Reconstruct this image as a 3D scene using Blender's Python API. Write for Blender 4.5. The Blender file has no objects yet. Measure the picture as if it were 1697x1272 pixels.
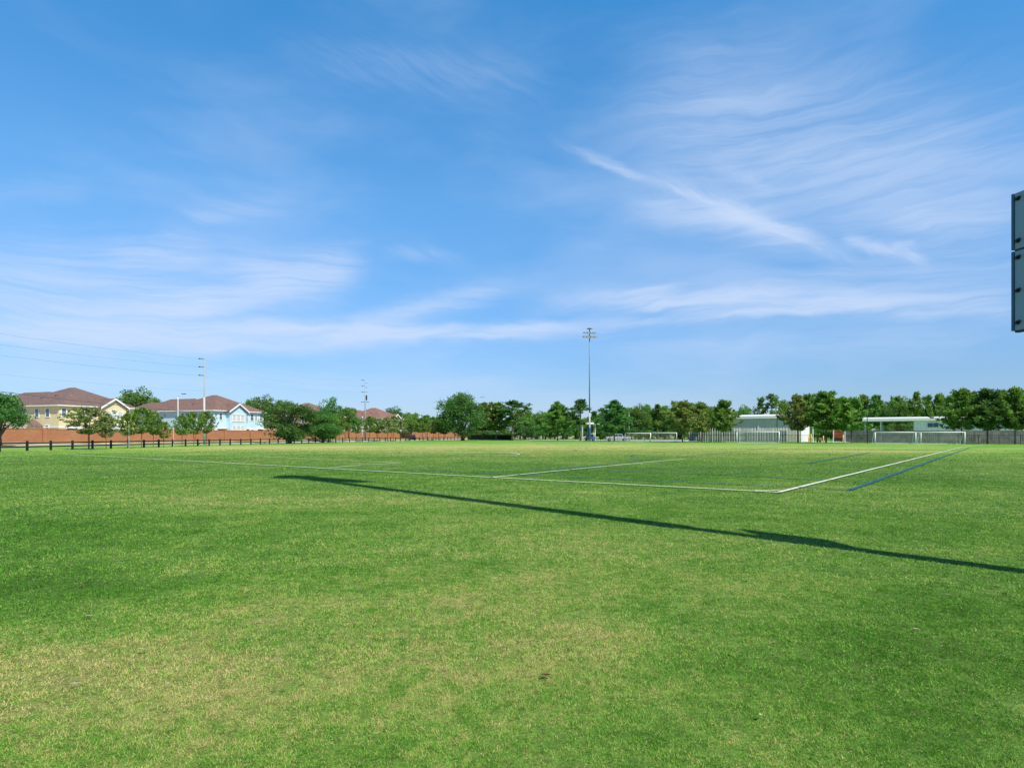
import bpy, math, random
import numpy as np
from mathutils import Vector, Matrix

R = math.radians
scene = bpy.context.scene
COL = scene.collection
random.seed(7)

# ------------------------------------------------------------------ camera
FPX, CX, HZ, EYE = 1050.0, 848.5, 720.5, 1.6      # photograph: focal length, centre column, horizon row (px), eye height
cam = bpy.data.cameras.new("camera")
cam.sensor_fit = 'HORIZONTAL'; cam.sensor_width = 36.0
cam.lens = 36.0 * FPX / 1697.0
cam.shift_y = (HZ - 636.0) / 1697.0
cam.clip_start = 0.1; cam.clip_end = 6000
camo = bpy.data.objects.new("camera", cam); COL.objects.link(camo)
camo.location = (0, 0, EYE); camo.rotation_euler = (R(90), 0, 0)
scene.camera = camo

# ------------------------------------------------------------------ light
SUN_TRAVEL = Vector((-0.652, 0.758, 0)).normalized()     # the way light (and every shadow) runs over the ground
SUN_EL = R(51)
sd = SUN_TRAVEL * math.cos(SUN_EL) + Vector((0, 0, -math.sin(SUN_EL)))
sun = bpy.data.lights.new("sun", 'SUN'); sun.energy = 5.0; sun.angle = R(0.5); sun.color = (1.0, 0.94, 0.80)
suno = bpy.data.objects.new("sun", sun); COL.objects.link(suno)
suno.rotation_euler = sd.to_track_quat('-Z', 'Y').to_euler()

scene.view_settings.view_transform = 'Standard'
scene.view_settings.look = 'None'
scene.view_settings.exposure = 0.2
scene.view_settings.gamma = 1.0
scene.view_settings.use_curve_mapping = False


class NT:
    """small helper for writing node trees as expressions"""
    def __init__(s, tree): s.t = tree
    def n(s, typ, **kw):
        nd = s.t.nodes.new(typ)
        for k, v in kw.items(): setattr(nd, k, v)
        return nd
    def put(s, sock, v):
        if isinstance(v, bpy.types.NodeSocket): s.t.links.new(v, sock)
        elif v is not None: sock.default_value = v
    def m(s, op, a, b=None, c=None, clamp=False):
        nd = s.n('ShaderNodeMath', operation=op, use_clamp=clamp)
        for i, v in enumerate((a, b, c)): s.put(nd.inputs[i], v)
        return nd.outputs[0]
    def noise(s, vec, scale, detail=3, rough=0.55, dist=0.0):
        nd = s.n('ShaderNodeTexNoise')
        s.put(nd.inputs['Vector'], vec); nd.inputs['Scale'].default_value = scale
        nd.inputs['Detail'].default_value = detail; nd.inputs['Roughness'].default_value = rough
        nd.inputs['Distortion'].default_value = dist
        return nd.outputs['Fac']
    def xyz(s, x, y, z=0.0):
        nd = s.n('ShaderNodeCombineXYZ')
        for i, v in enumerate((x, y, z)): s.put(nd.inputs[i], v)
        return nd.outputs[0]
    def sep(s, vec):
        nd = s.n('ShaderNodeSeparateXYZ'); s.put(nd.inputs[0], vec); return nd.outputs
    def mix(s, fac, a, b, blend='MIX'):
        nd = s.n('ShaderNodeMix', data_type='RGBA', blend_type=blend)
        s.put(nd.inputs[0], fac); s.put(nd.inputs[6], a); s.put(nd.inputs[7], b)
        return nd.outputs[2]
    def ramp(s, fac, stops, interp='LINEAR'):
        nd = s.n('ShaderNodeValToRGB'); s.put(nd.inputs[0], fac)
        cr = nd.color_ramp; cr.interpolation = interp
        while len(cr.elements) < len(stops): cr.elements.new(0.5)
        for e, (p, c) in zip(cr.elements, stops): e.position = p; e.color = c
        return nd.outputs[0]
    def smooth(s, v, a, b):
        nd = s.n('ShaderNodeMapRange', interpolation_type='SMOOTHSTEP')
        s.put(nd.inputs[0], v); nd.inputs[1].default_value = a; nd.inputs[2].default_value = b
        return nd.outputs[0]


def c4(r, g, b): return (r, g, b, 1.0)


# ------------------------------------------------------------------ sky
world = bpy.data.worlds.new("World"); scene.world = world; world.use_nodes = True
def build_sky():
    t = world.node_tree; t.nodes.clear(); N = NT(t)
    out = N.n('ShaderNodeOutputWorld'); bg = N.n('ShaderNodeBackground')
    t.links.new(bg.outputs[0], out.inputs[0]); bg.inputs[1].default_value = 0.115
    sky = N.n('ShaderNodeTexSky', sky_type='NISHITA')
    sky.sun_disc = False; sky.sun_elevation = SUN_EL
    sky.sun_rotation = math.atan2(-SUN_TRAVEL.x, -SUN_TRAVEL.y)
    sky.altitude = 0; sky.air_density = 1.0; sky.dust_density = 0.1; sky.ozone_density = 3.5
    tc = N.n('ShaderNodeTexCoord')
    d = N.sep(tc.outputs['Generated'])
    az = N.m('MULTIPLY', N.m('ARCTAN2', d[0], d[1]), 57.2958)
    el = N.m('MULTIPLY', N.m('ARCSINE', d[2]), 57.2958)
    # pale low sky of a slightly humid day; overhead darkened to deepen shadows
    tint = N.ramp(N.m('DIVIDE', el, 60.0, clamp=True), [
        (0.0, c4(*TINT[0])), (0.08, c4(*TINT[1])), (0.33, c4(*TINT[2])), (0.57, c4(*TINT[3])), (0.74, c4(0.15, 0.36, 0.46))])
    base = N.mix(1.0, sky.outputs[0], tint, 'MULTIPLY')
    # cirrus: fibres drawn out along two winds, gathered in streaks
    warp = N.noise(N.xyz(N.m('MULTIPLY', az, 0.06), N.m('MULTIPLY', el, 0.12)), 1.0, 3, 0.5)
    warp2 = N.noise(N.xyz(N.m('MULTIPLY', az, 0.25), N.m('MULTIPLY', el, 0.6), 5.0), 1.0, 3, 0.55)
    def fibre(angle, fa, fb, seed):
        ca, sa = math.cos(R(angle)), math.sin(R(angle))
        a = N.m('ADD', N.m('MULTIPLY', az, ca), N.m('MULTIPLY', el, sa))
        b = N.m('ADD', N.m('MULTIPLY', az, -sa), N.m('MULTIPLY', el, ca))
        b = N.m('ADD', b, N.m('MULTIPLY', warp, 5.0))
        b = N.m('ADD', b, N.m('MULTIPLY', warp2, 0.9))
        f1 = N.noise(N.xyz(N.m('MULTIPLY', a, fa), N.m('MULTIPLY', b, fb), seed), 1.0, 6, 0.62)
        return f1
    F = {'d': fibre(-24, 0.13, 1.25, 1.0), 'h': fibre(2, 0.055, 0.85, 3.0)}
    def degs(px, py):
        a = math.atan((px - CX) / FPX)
        return math.degrees(a), math.degrees(math.atan((HZ - py) / FPX * math.cos(a)))
    tot = None
    for (x0, y0, x1, y1, w, bow, st, fam) in STREAKS:
        a0, e0 = degs(x0, y0); a1, e1 = degs(x1, y1)
        ang = math.atan2(e1 - e0, a1 - a0); L = math.hypot(e1 - e0, a1 - a0) / 2
        ca, sa = math.cos(ang), math.sin(ang)
        dx = N.m('SUBTRACT', az, (a0 + a1) / 2); dy = N.m('SUBTRACT', el, (e0 + e1) / 2)
        dy = N.m('ADD', dy, N.m('MULTIPLY', N.m('SUBTRACT', warp2, 0.5), min(1.6, 0.9 + w * 0.3)))
        a = N.m('DIVIDE', N.m('ADD', N.m('MULTIPLY', dx, ca), N.m('MULTIPLY', dy, sa)), L)
        b = N.m('ADD', N.m('MULTIPLY', dx, -sa), N.m('MULTIPLY', dy, ca))
        a2 = N.m('MULTIPLY', a, a)
        b = N.m('ADD', b, N.m('MULTIPLY', a2, bow))
        b = N.m('DIVIDE', b, w)
        # sharper below than above, as in the photograph's wisps
        b2 = N.m('MULTIPLY', b, b)
        g = N.m('EXPONENT', N.m('MULTIPLY', N.m('ADD', N.m('MULTIPLY', N.m('MULTIPLY', a2, a2), 1.0), b2), -1.0))
        fib = N.smooth(F[fam], 0.32, 0.72)
        g = N.m('MULTIPLY', g, N.m('MULTIPLY', N.m('ADD', fib, 0.30), st))
        tot = g if tot is None else N.m('ADD', tot, g)
    # a thin general veil, thicker low down
    veil = N.smooth(N.noise(N.xyz(N.m('MULTIPLY', az, 0.035), N.m('MULTIPLY', N.m('ADD', el, N.m('MULTIPLY', warp, 6.0)), 0.11), 9.0), 1.0, 5, 0.55), 0.40, 0.80)
    lowb = N.m('SUBTRACT', 1.0, N.m('DIVIDE', el, 60.0), clamp=True)
    veil = N.m('MULTIPLY', veil, N.m('MULTIPLY', lowb, 0.55))
    tot = N.m('ADD', tot, veil)
    alpha = N.m('MULTIPLY', N.m('SUBTRACT', 1.0, N.m('EXPONENT', N.m('MULTIPLY', tot, -1.0))), 0.92)
    up = N.smooth(d[2], 0.0, 0.02)
    alpha = N.m('MULTIPLY', alpha, up)
    colr = N.mix(alpha, base, c4(4.9, 5.8, 7.5))
    t.links.new(colr, bg.inputs[0])

TINT = [(0.47, 0.57, 0.87), (0.57, 0.73, 0.97), (0.75, 1.27, 1.48), (0.45, 1.38, 1.72)]
# cirrus streaks: from, to (seen from the field), half width in degrees, bow, strength, wind
STREAKS = [
    (960, 252, 1245, 355, 0.33, 0.0, 0.95, 'd'),
    (1090, 290, 1300, 372, 0.75, 0.0, 0.45, 'd'),
    (1180, 342, 1392, 412, 0.50, 0.25, 1.15, 'd'),
    (1060, 338, 1330, 385, 1.05, 0.5, 1.0, 'h'),
    (1400, 396, 1460, 412, 0.35, 0.1, 0.9, 'h'),
    (1440, 405, 1535, 428, 0.40, 0.3, 0.9, 'd'),
    (1470, 412, 1515, 400, 0.28, 0.2, 0.5, 'h'),
    (1180, 270, 1280, 310, 0.7, 0.3, 0.45, 'd'),
    (1080, 170, 1750, 330, 4.8, 0.0, 0.62, 'h'),
    (1480, 375, 1690, 360, 1.0, -0.5, 0.45, 'h'),
    (930, 500, 1160, 498, 0.75, 0.3, 1.1, 'h'),
    (1000, 480, 1690, 500, 0.75, 0.5, 1.3, 'h'),
    (1150, 514, 1400, 514, 0.35, 0.2, 0.9, 'h'),
    (830, 545, 1230, 520, 0.45, 0.2, 0.6, 'h'),
    (1150, 475, 1750, 470, 2.2, 0.0, 0.5, 'h'),
    (380, 545, 950, 548, 0.65, -0.2, 1.6, 'h'),
    (560, 545, 830, 475, 0.9, 0.3, 0.8, 'h'),
    (400, 470, 590, 455, 1.7, -0.9, 1.25, 'h'),
    (130, 530, 480, 480, 1.0, -0.4, 1.15, 'h'),
    (-100, 480, 420, 490, 3.4, 0.0, 1.0, 'h'),
    (170, 425, 340, 405, 1.4, 0.2, 0.45, 'h'),
    (-100, 552, 600, 556, 1.2, 0.0, 1.4, 'h'),
    (-60, 322, 150, 310, 0.8, 0.0, 0.22, 'h'),
    (280, 370, 480, 330, 0.9, 0.4, 0.3, 'h'),
    (640, 415, 760, 425, 0.6, 0.2, 0.3, 'd'),
    (480, 80, 900, 130, 1.8, 0.4, 0.14, 'd'),
    (860, 560, 1697, 560, 1.2, 0.0, 0.22, 'h'),
    (0, 630, 800, 640, 1.2, 0.0, 0.30, 'h'),
]
build_sky()


# ------------------------------------------------------------------ materials
MATS = {}
def mat(name, color, rough=0.7, metal=0.0, var=0.12, vscale=1.5, bump=0.0, bscale=20, spec=0.3):
    """a plain painted or weathered surface with uneven tone"""
    if name in MATS: return MATS[name]
    m = bpy.data.materials.new(name); m.use_nodes = True; t = m.node_tree; N = NT(t)
    b = t.nodes['Principled BSDF']
    b.inputs['Roughness'].default_value = rough; b.inputs['Metallic'].default_value = metal
    b.inputs['Specular IOR Level'].default_value = spec
    g = N.n('ShaderNodeTexCoord')
    nz = N.noise(g.outputs['Object'], vscale, 5, 0.6)
    lo = tuple(x * (1 - var) for x in color); hi = tuple(min(1, x * (1 + var)) for x in color)
    t.links.new(N.mix(N.smooth(nz, 0.3, 0.7), c4(*lo), c4(*hi)), b.inputs['Base Color'])
    if bump:
        bp = N.n('ShaderNodeBump'); bp.inputs['Strength'].default_value = bump; bp.inputs['Distance'].default_value = 0.05
        t.links.new(N.noise(g.outputs['Object'], bscale, 4), bp.inputs['Height']); t.links.new(bp.outputs[0], b.inputs['Normal'])
    MATS[name] = m
    return m


def leaf_mat(name, dark, light, pale=None, pale_amt=0.0, sc=0.9):
    m = bpy.data.materials.new(name); m.use_nodes = True; t = m.node_tree; N = NT(t)
    b = t.nodes['Principled BSDF']; b.inputs['Roughness'].default_value = 0.55
    b.inputs['Specular IOR Level'].default_value = 0.25
    g = N.n('ShaderNodeTexCoord'); oi = N.n('ShaderNodeObjectInfo')
    nz = N.noise(g.outputs['Object'], sc, 3, 0.6)
    fine = N.noise(g.outputs['Object'], 9.0, 2, 0.6)
    col = N.mix(N.smooth(N.m('ADD', N.m('MULTIPLY', nz, 0.6), N.m('MULTIPLY', fine, 0.4)), 0.38, 0.62), c4(*dark), c4(*light))
    if pale:
        pz = N.noise(g.outputs['Object'], 3.2, 2, 0.6)
        col = N.mix(N.m('MULTIPLY', N.smooth(pz, 0.50, 0.62), pale_amt), col, c4(*pale))
    hs = N.n('ShaderNodeHueSaturation')
    N.put(hs.inputs['Hue'], N.m('ADD', 0.485, N.m('MULTIPLY', oi.outputs['Random'], 0.03)))
    N.put(hs.inputs['Value'], N.m('ADD', 0.82, N.m('MULTIPLY', oi.outputs['Random'], 0.36)))
    t.links.new(col, hs.inputs['Color'])
    t.links.new(hs.outputs[0], b.inputs['Base Color'])
    tr = N.n('ShaderNodeBsdfTranslucent'); t.links.new(hs.outputs[0], tr.inputs[0])
    mx = N.n('ShaderNodeMixShader'); mx.inputs[0].default_value = 0.45
    t.links.new(b.outputs[0], mx.inputs[1]); t.links.new(tr.outputs[0], mx.inputs[2])
    t.links.new(mx.outputs[0], t.nodes['Material Output'].inputs[0])
    return m


# dry places of the turf: x, y, radius x, radius y, strength (world metres)
DRY = [(-3.4, 4.2, 2.0, 1.0, 0.75), (-0.8, 4.1, 1.8, 0.8, 0.45), (-1.9, 5.9, 1.8, 0.9, 0.40), (0.5, 5.0, 1.0, 0.6, 0.45),
       (-3.4, 15.0, 3.0, 1.4, 0.40), (0.6, 6.8, 2.2, 0.9, 0.30), (1.5, 9.5, 3.5, 1.3, 0.18), (-12.0, 16.0, 5.0, 2.0, 0.12),
       (-2, 74, 46, 14, 0.62), (8, 100, 40, 20, 0.45), (27, 58, 9, 7, 0.35), (36, 62, 8, 4, 0.75), (-30, 85, 12, 16, 0.4), (-2, 56, 14, 6, 0.3), (13, 50, 6, 4, 0.3)]
GREEN = [(-5.0, 6.4, 2.0, 1.1, 0.75), (2.6, 4.3, 1.6, 1.0, 0.55), (4.8, 6.0, 2.2, 1.8, 0.5), (-9, 11, 4, 2.4, 0.5), (7, 13.5, 5, 2.5, 0.22), (6, 28, 12, 7, 0.55), (-14, 24, 8, 5, 0.25), (20, 33, 8, 8, 0.2), (-25, 40, 14, 8, 0.25)]

def turf_colour(N, pos):
    p = N.sep(pos)
    flat = N.xyz(p[0], p[1], 0.0)
    big = N.noise(flat, 0.16, 4, 0.6)
    midn = N.noise(flat, 1.1, 5, 0.65)
    fine = N.noise(flat, 9.0, 4, 0.7)
    patch = N.noise(flat, 3.2, 4, 0.7)
    dry = N.m('ADD', N.m('MULTIPLY', N.m('SUBTRACT', big, 0.5), 1.9), N.m('MULTIPLY', N.m('SUBTRACT', midn, 0.5), 1.7))
    dry = N.m('ADD', dry, N.m('MULTIPLY', N.m('SUBTRACT', fine, 0.5), 1.9))
    dry = N.m('ADD', dry, N.m('MULTIPLY', N.m('SUBTRACT', patch, 0.5), 1.3))
    dry = N.m('ADD', dry, 0.38)
    for sgn, lst in ((1, DRY), (-1, GREEN)):
        for (x, y, rx, ry, st) in lst:
            u = N.m('DIVIDE', N.m('SUBTRACT', p[0], x), rx); v = N.m('DIVIDE', N.m('SUBTRACT', p[1], y), ry)
            e = N.m('EXPONENT', N.m('MULTIPLY', N.m('ADD', N.m('MULTIPLY', u, u), N.m('MULTIPLY', v, v)), -1.0))
            dry = N.m('ADD', dry, N.m('MULTIPLY', e, st * sgn))
    return dry, fine, midn


def grass_mat(name, blade):
    m = bpy.data.materials.new(name); m.use_nodes = True; t = m.node_tree; N = NT(t)
    b = t.nodes['Principled BSDF']; b.inputs['Roughness'].default_value = 0.75
    b.inputs['Specular IOR Level'].default_value = 0.12
    g = N.n('ShaderNodeNewGeometry')
    dry, fine, midn = turf_colour(N, g.outputs['Position'])
    if blade:
        at = N.n('ShaderNodeAttribute', attribute_name='tone')
        dry = N.m('ADD', dry, N.m('MULTIPLY', N.m('SUBTRACT', at.outputs['Fac'], 0.5), 1.5))
    col = N.ramp(N.m('ADD', N.m('MULTIPLY', dry, 0.5), 0.25, clamp=True), [
        (0.0, c4(*GR[0])), (0.30, c4(*GR[1])), (0.52, c4(*GR[2])), (0.74, c4(*GR[3])), (1.0, c4(*GR[4]))])
    if blade:
        col = N.mix(N.m('GREATER_THAN', at.outputs['Fac'], 0.985), col, c4(0.58, 0.50, 0.28))
    else:
        pxy = N.xyz(*N.sep(g.outputs['Position'])[:2])
        gr = N.m('ADD', N.m('MULTIPLY', N.noise(pxy, 38.0, 3, 0.7), 0.5), N.m('MULTIPLY', N.noise(pxy, 11.0, 3, 0.7), 0.5))
        col = N.mix(N.m('MULTIPLY', N.m('SUBTRACT', 1.0, N.smooth(gr, 0.40, 0.56)), 0.62), col, c4(0.045, 0.055, 0.014))
        # bare thatch where blades are modelled, darkened to stand for shade in the gaps
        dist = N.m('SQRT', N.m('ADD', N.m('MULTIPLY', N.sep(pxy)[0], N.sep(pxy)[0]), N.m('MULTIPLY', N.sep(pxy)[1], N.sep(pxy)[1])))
        thatch_shade = N.mix(midn, c4(0.045, 0.080, 0.014), c4(0.12, 0.125, 0.035))
        col = N.mix(N.m('MULTIPLY', N.m('SUBTRACT', 1.0, N.smooth(dist, 45.0, 80.0)), 0.55), col, thatch_shade)
        bp = N.n('ShaderNodeBump'); bp.inputs['Strength'].default_value = 0.9; bp.inputs['Distance'].default_value = 0.04
        t.links.new(N.m('ADD', N.m('MULTIPLY', fine, 0.6), gr), bp.inputs['Height']); t.links.new(bp.outputs[0], b.inputs['Normal'])
    t.links.new(col, b.inputs['Base Color'])
    if blade:
        tr = N.n('ShaderNodeBsdfTranslucent'); t.links.new(col, tr.inputs[0])
        mx = N.n('ShaderNodeMixShader'); mx.inputs[0].default_value = 0.28
        t.links.new(b.outputs[0], mx.inputs[1]); t.links.new(tr.outputs[0], mx.inputs[2])
        t.links.new(mx.outputs[0], t.nodes['Material Output'].inputs[0])
    return m

GR = [(0.052, 0.185, 0.012), (0.110, 0.315, 0.030), (0.222, 0.435, 0.064), (0.44, 0.48, 0.130), (0.62, 0.52, 0.235)]


def paint_mat(name, color, cover):
    """line paint sprayed on turf, patchy, with grass showing between"""
    m = bpy.data.materials.new(name); m.use_nodes = True; t = m.node_tree; N = NT(t)
    b = t.nodes['Principled BSDF']; b.inputs['Roughness'].default_value = 0.9; b.inputs['Specular IOR Level'].default_value = 0.05
    g = N.n('ShaderNodeNewGeometry')
    p = N.sep(g.outputs['Position']); v = N.xyz(p[0], p[1])
    nz = N.m('ADD', N.m('MULTIPLY', N.noise(v, 0.55, 4, 0.65), 0.75), N.m('MULTIPLY', N.noise(v, 7.0, 3, 0.7), 0.5))
    nz = N.smooth(nz, 0.62 - cover * 0.5 + 0.12, 0.62 - cover * 0.5 + 0.34)
    uv = N.n('ShaderNodeTexCoord'); w = N.sep(uv.outputs['UV'])[1]
    edge = N.m('MULTIPLY', N.m('ABSOLUTE', N.m('SUBTRACT', w, 0.5)), 2.0)
    rag = N.m('ADD', edge, N.m('MULTIPLY', N.m('SUBTRACT', N.noise(v, 14.0, 3, 0.7), 0.5), 0.9))
    inside = N.m('SUBTRACT', 1.0, N.smooth(rag, 0.55, 0.95))
    t.links.new(c4_node(N, color, v), b.inputs['Base Color'])
    tr = N.n('ShaderNodeBsdfTransparent'); mx = N.n('ShaderNodeMixShader')
    t.links.new(N.m('MULTIPLY', nz, inside), mx.inputs[0])
    t.links.new(tr.outputs[0], mx.inputs[1]); t.links.new(b.outputs[0], mx.inputs[2])
    t.links.new(mx.outputs[0], t.nodes['Material Output'].inputs[0])
    return m

def c4_node(N, color, v):
    return N.mix(N.noise(v, 20.0, 2), c4(*(x * 0.75 for x in color)), c4(*color))


# ------------------------------------------------------------------ building blocks
class MB:
    def __init__(s): s.v = []; s.f = []; s.uv = None
    def add(s, verts, faces):
        o = len(s.v); s.v += [tuple(p) for p in verts]; s.f += [tuple(i + o for i in q) for q in faces]; return s
    def box(s, x0, x1, y0, y1, z0, z1):
        v = [(x, y, z) for z in (z0, z1) for y in (y0, y1) for x in (x0, x1)]
        return s.add(v, [(0, 2, 3, 1), (4, 5, 7, 6), (0, 1, 5, 4), (2, 6, 7, 3), (0, 4, 6, 2), (1, 3, 7, 5)])
    def bar(s, p, q, w, h, up=(0, 0, 1)):
        p = Vector(p); q = Vector(q); d = (q - p).normalized(); u = Vector(up)
        if abs(d.dot(u)) > 0.99: u = Vector((1, 0, 0))
        r = d.cross(u).normalized() * (w / 2); u = r.cross(d).normalized() * (h / 2)
        v = [a + i * r + j * u for a in (p, q) for j in (-1, 1) for i in (-1, 1)]
        return s.add(v, [(0, 2, 3, 1), (4, 5, 7, 6), (0, 1, 5, 4), (2, 6, 7, 3), (0, 4, 6, 2), (1, 3, 7, 5)])
    def tube(s, pts, rad, n=8, cap=True):
        pts = [Vector(p) for p in pts]; rings = []
        for i, p in enumerate(pts):
            d = (pts[min(i + 1, len(pts) - 1)] - pts[max(i - 1, 0)]).normalized()
            a = Vector((0, 0, 1)) if abs(d.z) < 0.9 else Vector((1, 0, 0))
            e1 = d.cross(a).normalized(); e2 = d.cross(e1)
            r = rad[i] if isinstance(rad, (list, tuple)) else rad
            rings.append([p + r * (math.cos(2 * math.pi * k / n) * e1 + math.sin(2 * math.pi * k / n) * e2) for k in range(n)])
        v = [q for ring in rings for q in ring]; f = []
        for i in range(len(pts) - 1):
            for k in range(n):
                f.append((i * n + k, i * n + (k + 1) % n, (i + 1) * n + (k + 1) % n, (i + 1) * n + k))
        if cap: f.append(tuple(range(n - 1, -1, -1))); f.append(tuple((len(pts) - 1) * n + k for k in range(n)))
        return s.add(v, f)
    def prism(s, poly, axis, a, b):
        """polygon given in the two other axes, drawn out along axis from a to b"""
        def P(u, w, t): return {'x': (t, u, w), 'y': (u, t, w), 'z': (u, w, t)}[axis]
        n = len(poly); v = [P(u, w, a) for u, w in poly] + [P(u, w, b) for u, w in poly]
        f = [tuple(range(n)), tuple(range(2 * n - 1, n - 1, -1))]
        f += [(i, (i + 1) % n, n + (i + 1) % n, n + i) for i in range(n)]
        return s.add(v, f)
    def build(s, name, material, parent=None, smooth=False, bevel=0.0):
        me = bpy.data.meshes.new(name); me.from_pydata(s.v, [], s.f); me.update()
        import bmesh
        bm = bmesh.new(); bm.from_mesh(me); bmesh.ops.recalc_face_normals(bm, faces=bm.faces)
        if bevel: bmesh.ops.bevel(bm, geom=bm.edges[:], offset=bevel, segments=2, affect='EDGES')
        bm.to_mesh(me); bm.free()
        if smooth:
            for p in me.polygons: p.use_smooth = True
        me.materials.append(material)
        o = bpy.data.objects.new(name, me); COL.objects.link(o)
        if parent: o.parent = parent
        return o


def tag(o, label, cat, group=None):
    o["label"] = label; o["category"] = cat
    if group: o["group"] = group
    return o

def thing(name, loc, label, cat, rz=0.0, group=None):
    o = bpy.data.objects.new(name, None); COL.objects.link(o)
    o.empty_display_size = 0.3
    o.location = loc; o.rotation_euler = (0, 0, rz)
    return tag(o, label, cat, group)

def struct(o): o["kind"] = "structure"; return o

def copy_tree(o, parent=None):
    c = o.copy(); COL.objects.link(c)
    if parent: c.parent = parent
    for ch in list(o.children): copy_tree(ch, c)
    return c

def at(px, d, z=0.0): return Vector(((px - CX) / FPX * d, d, z))
def hgt(py, d): return (HZ - py) / FPX * d + EYE


# ------------------------------------------------------------------ ground, bank, road
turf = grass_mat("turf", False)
def grid_sheet(name, material, x0, x1, y0, y1, z, nx=1, ny=1):
    mb = MB(); v = [(x0 + (x1 - x0) * i / nx, y0 + (y1 - y0) * j / ny, z) for j in range(ny + 1) for i in range(nx + 1)]
    mb.add(v, [(j * (nx + 1) + i, j * (nx + 1) + i + 1, (j + 1) * (nx + 1) + i + 1, (j + 1) * (nx + 1) + i) for j in range(ny) for i in range(nx)])
    return mb.build(name, material)
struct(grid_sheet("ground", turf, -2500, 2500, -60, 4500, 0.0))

WALL0 = Vector((-72.4, 99.6, 0)); WD = Vector((0.358, 0.934, 0)).normalized(); WN = Vector((WD.y, -WD.x, 0))   # along the brick wall; towards the field
def wp(t, off, z=0.0): return WALL0 + WD * t + WN * off + Vector((0, 0, z))

verge_m = mat("verge_soil", (0.33, 0.27, 0.13), 0.95, var=0.35, vscale=0.25)
mb = MB()
sec = [(4.6, 0.004), (3.2, 0.22), (1.6, 0.55), (-160, 0.55), (-160, -0.2)]
T = [-70 + 20 * i for i in range(22)]
vv = [wp(t, o, z) for t in T for o, z in sec]; n = len(sec)
mb.add(vv, [(i * n + k, (i + 1) * n + k, (i + 1) * n + k + 1, i * n + k + 1) for i in range(len(T) - 1) for k in range(n - 1)])
struct(mb.build("grass_bank", verge_m))
asphalt = mat("asphalt", (0.30, 0.30, 0.30), 0.9, var=0.12, vscale=0.4)
mb = MB(); mb.add([wp(-70, 5.2, 0.02), wp(-70, 12.5, 0.02), wp(350, 12.5, 0.02), wp(350, 5.2, 0.02)], [(0, 1, 2, 3)])
struct(mb.build("road", asphalt))
kerb_m = mat("kerb_concrete", (0.5, 0.48, 0.44), 0.85)
mb = MB()
for off in (5.0, 12.7): mb.bar(wp(-70, off, 0.06), wp(350, off, 0.06), 0.2, 0.16)
struct(mb.build("kerb", kerb_m))

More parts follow.
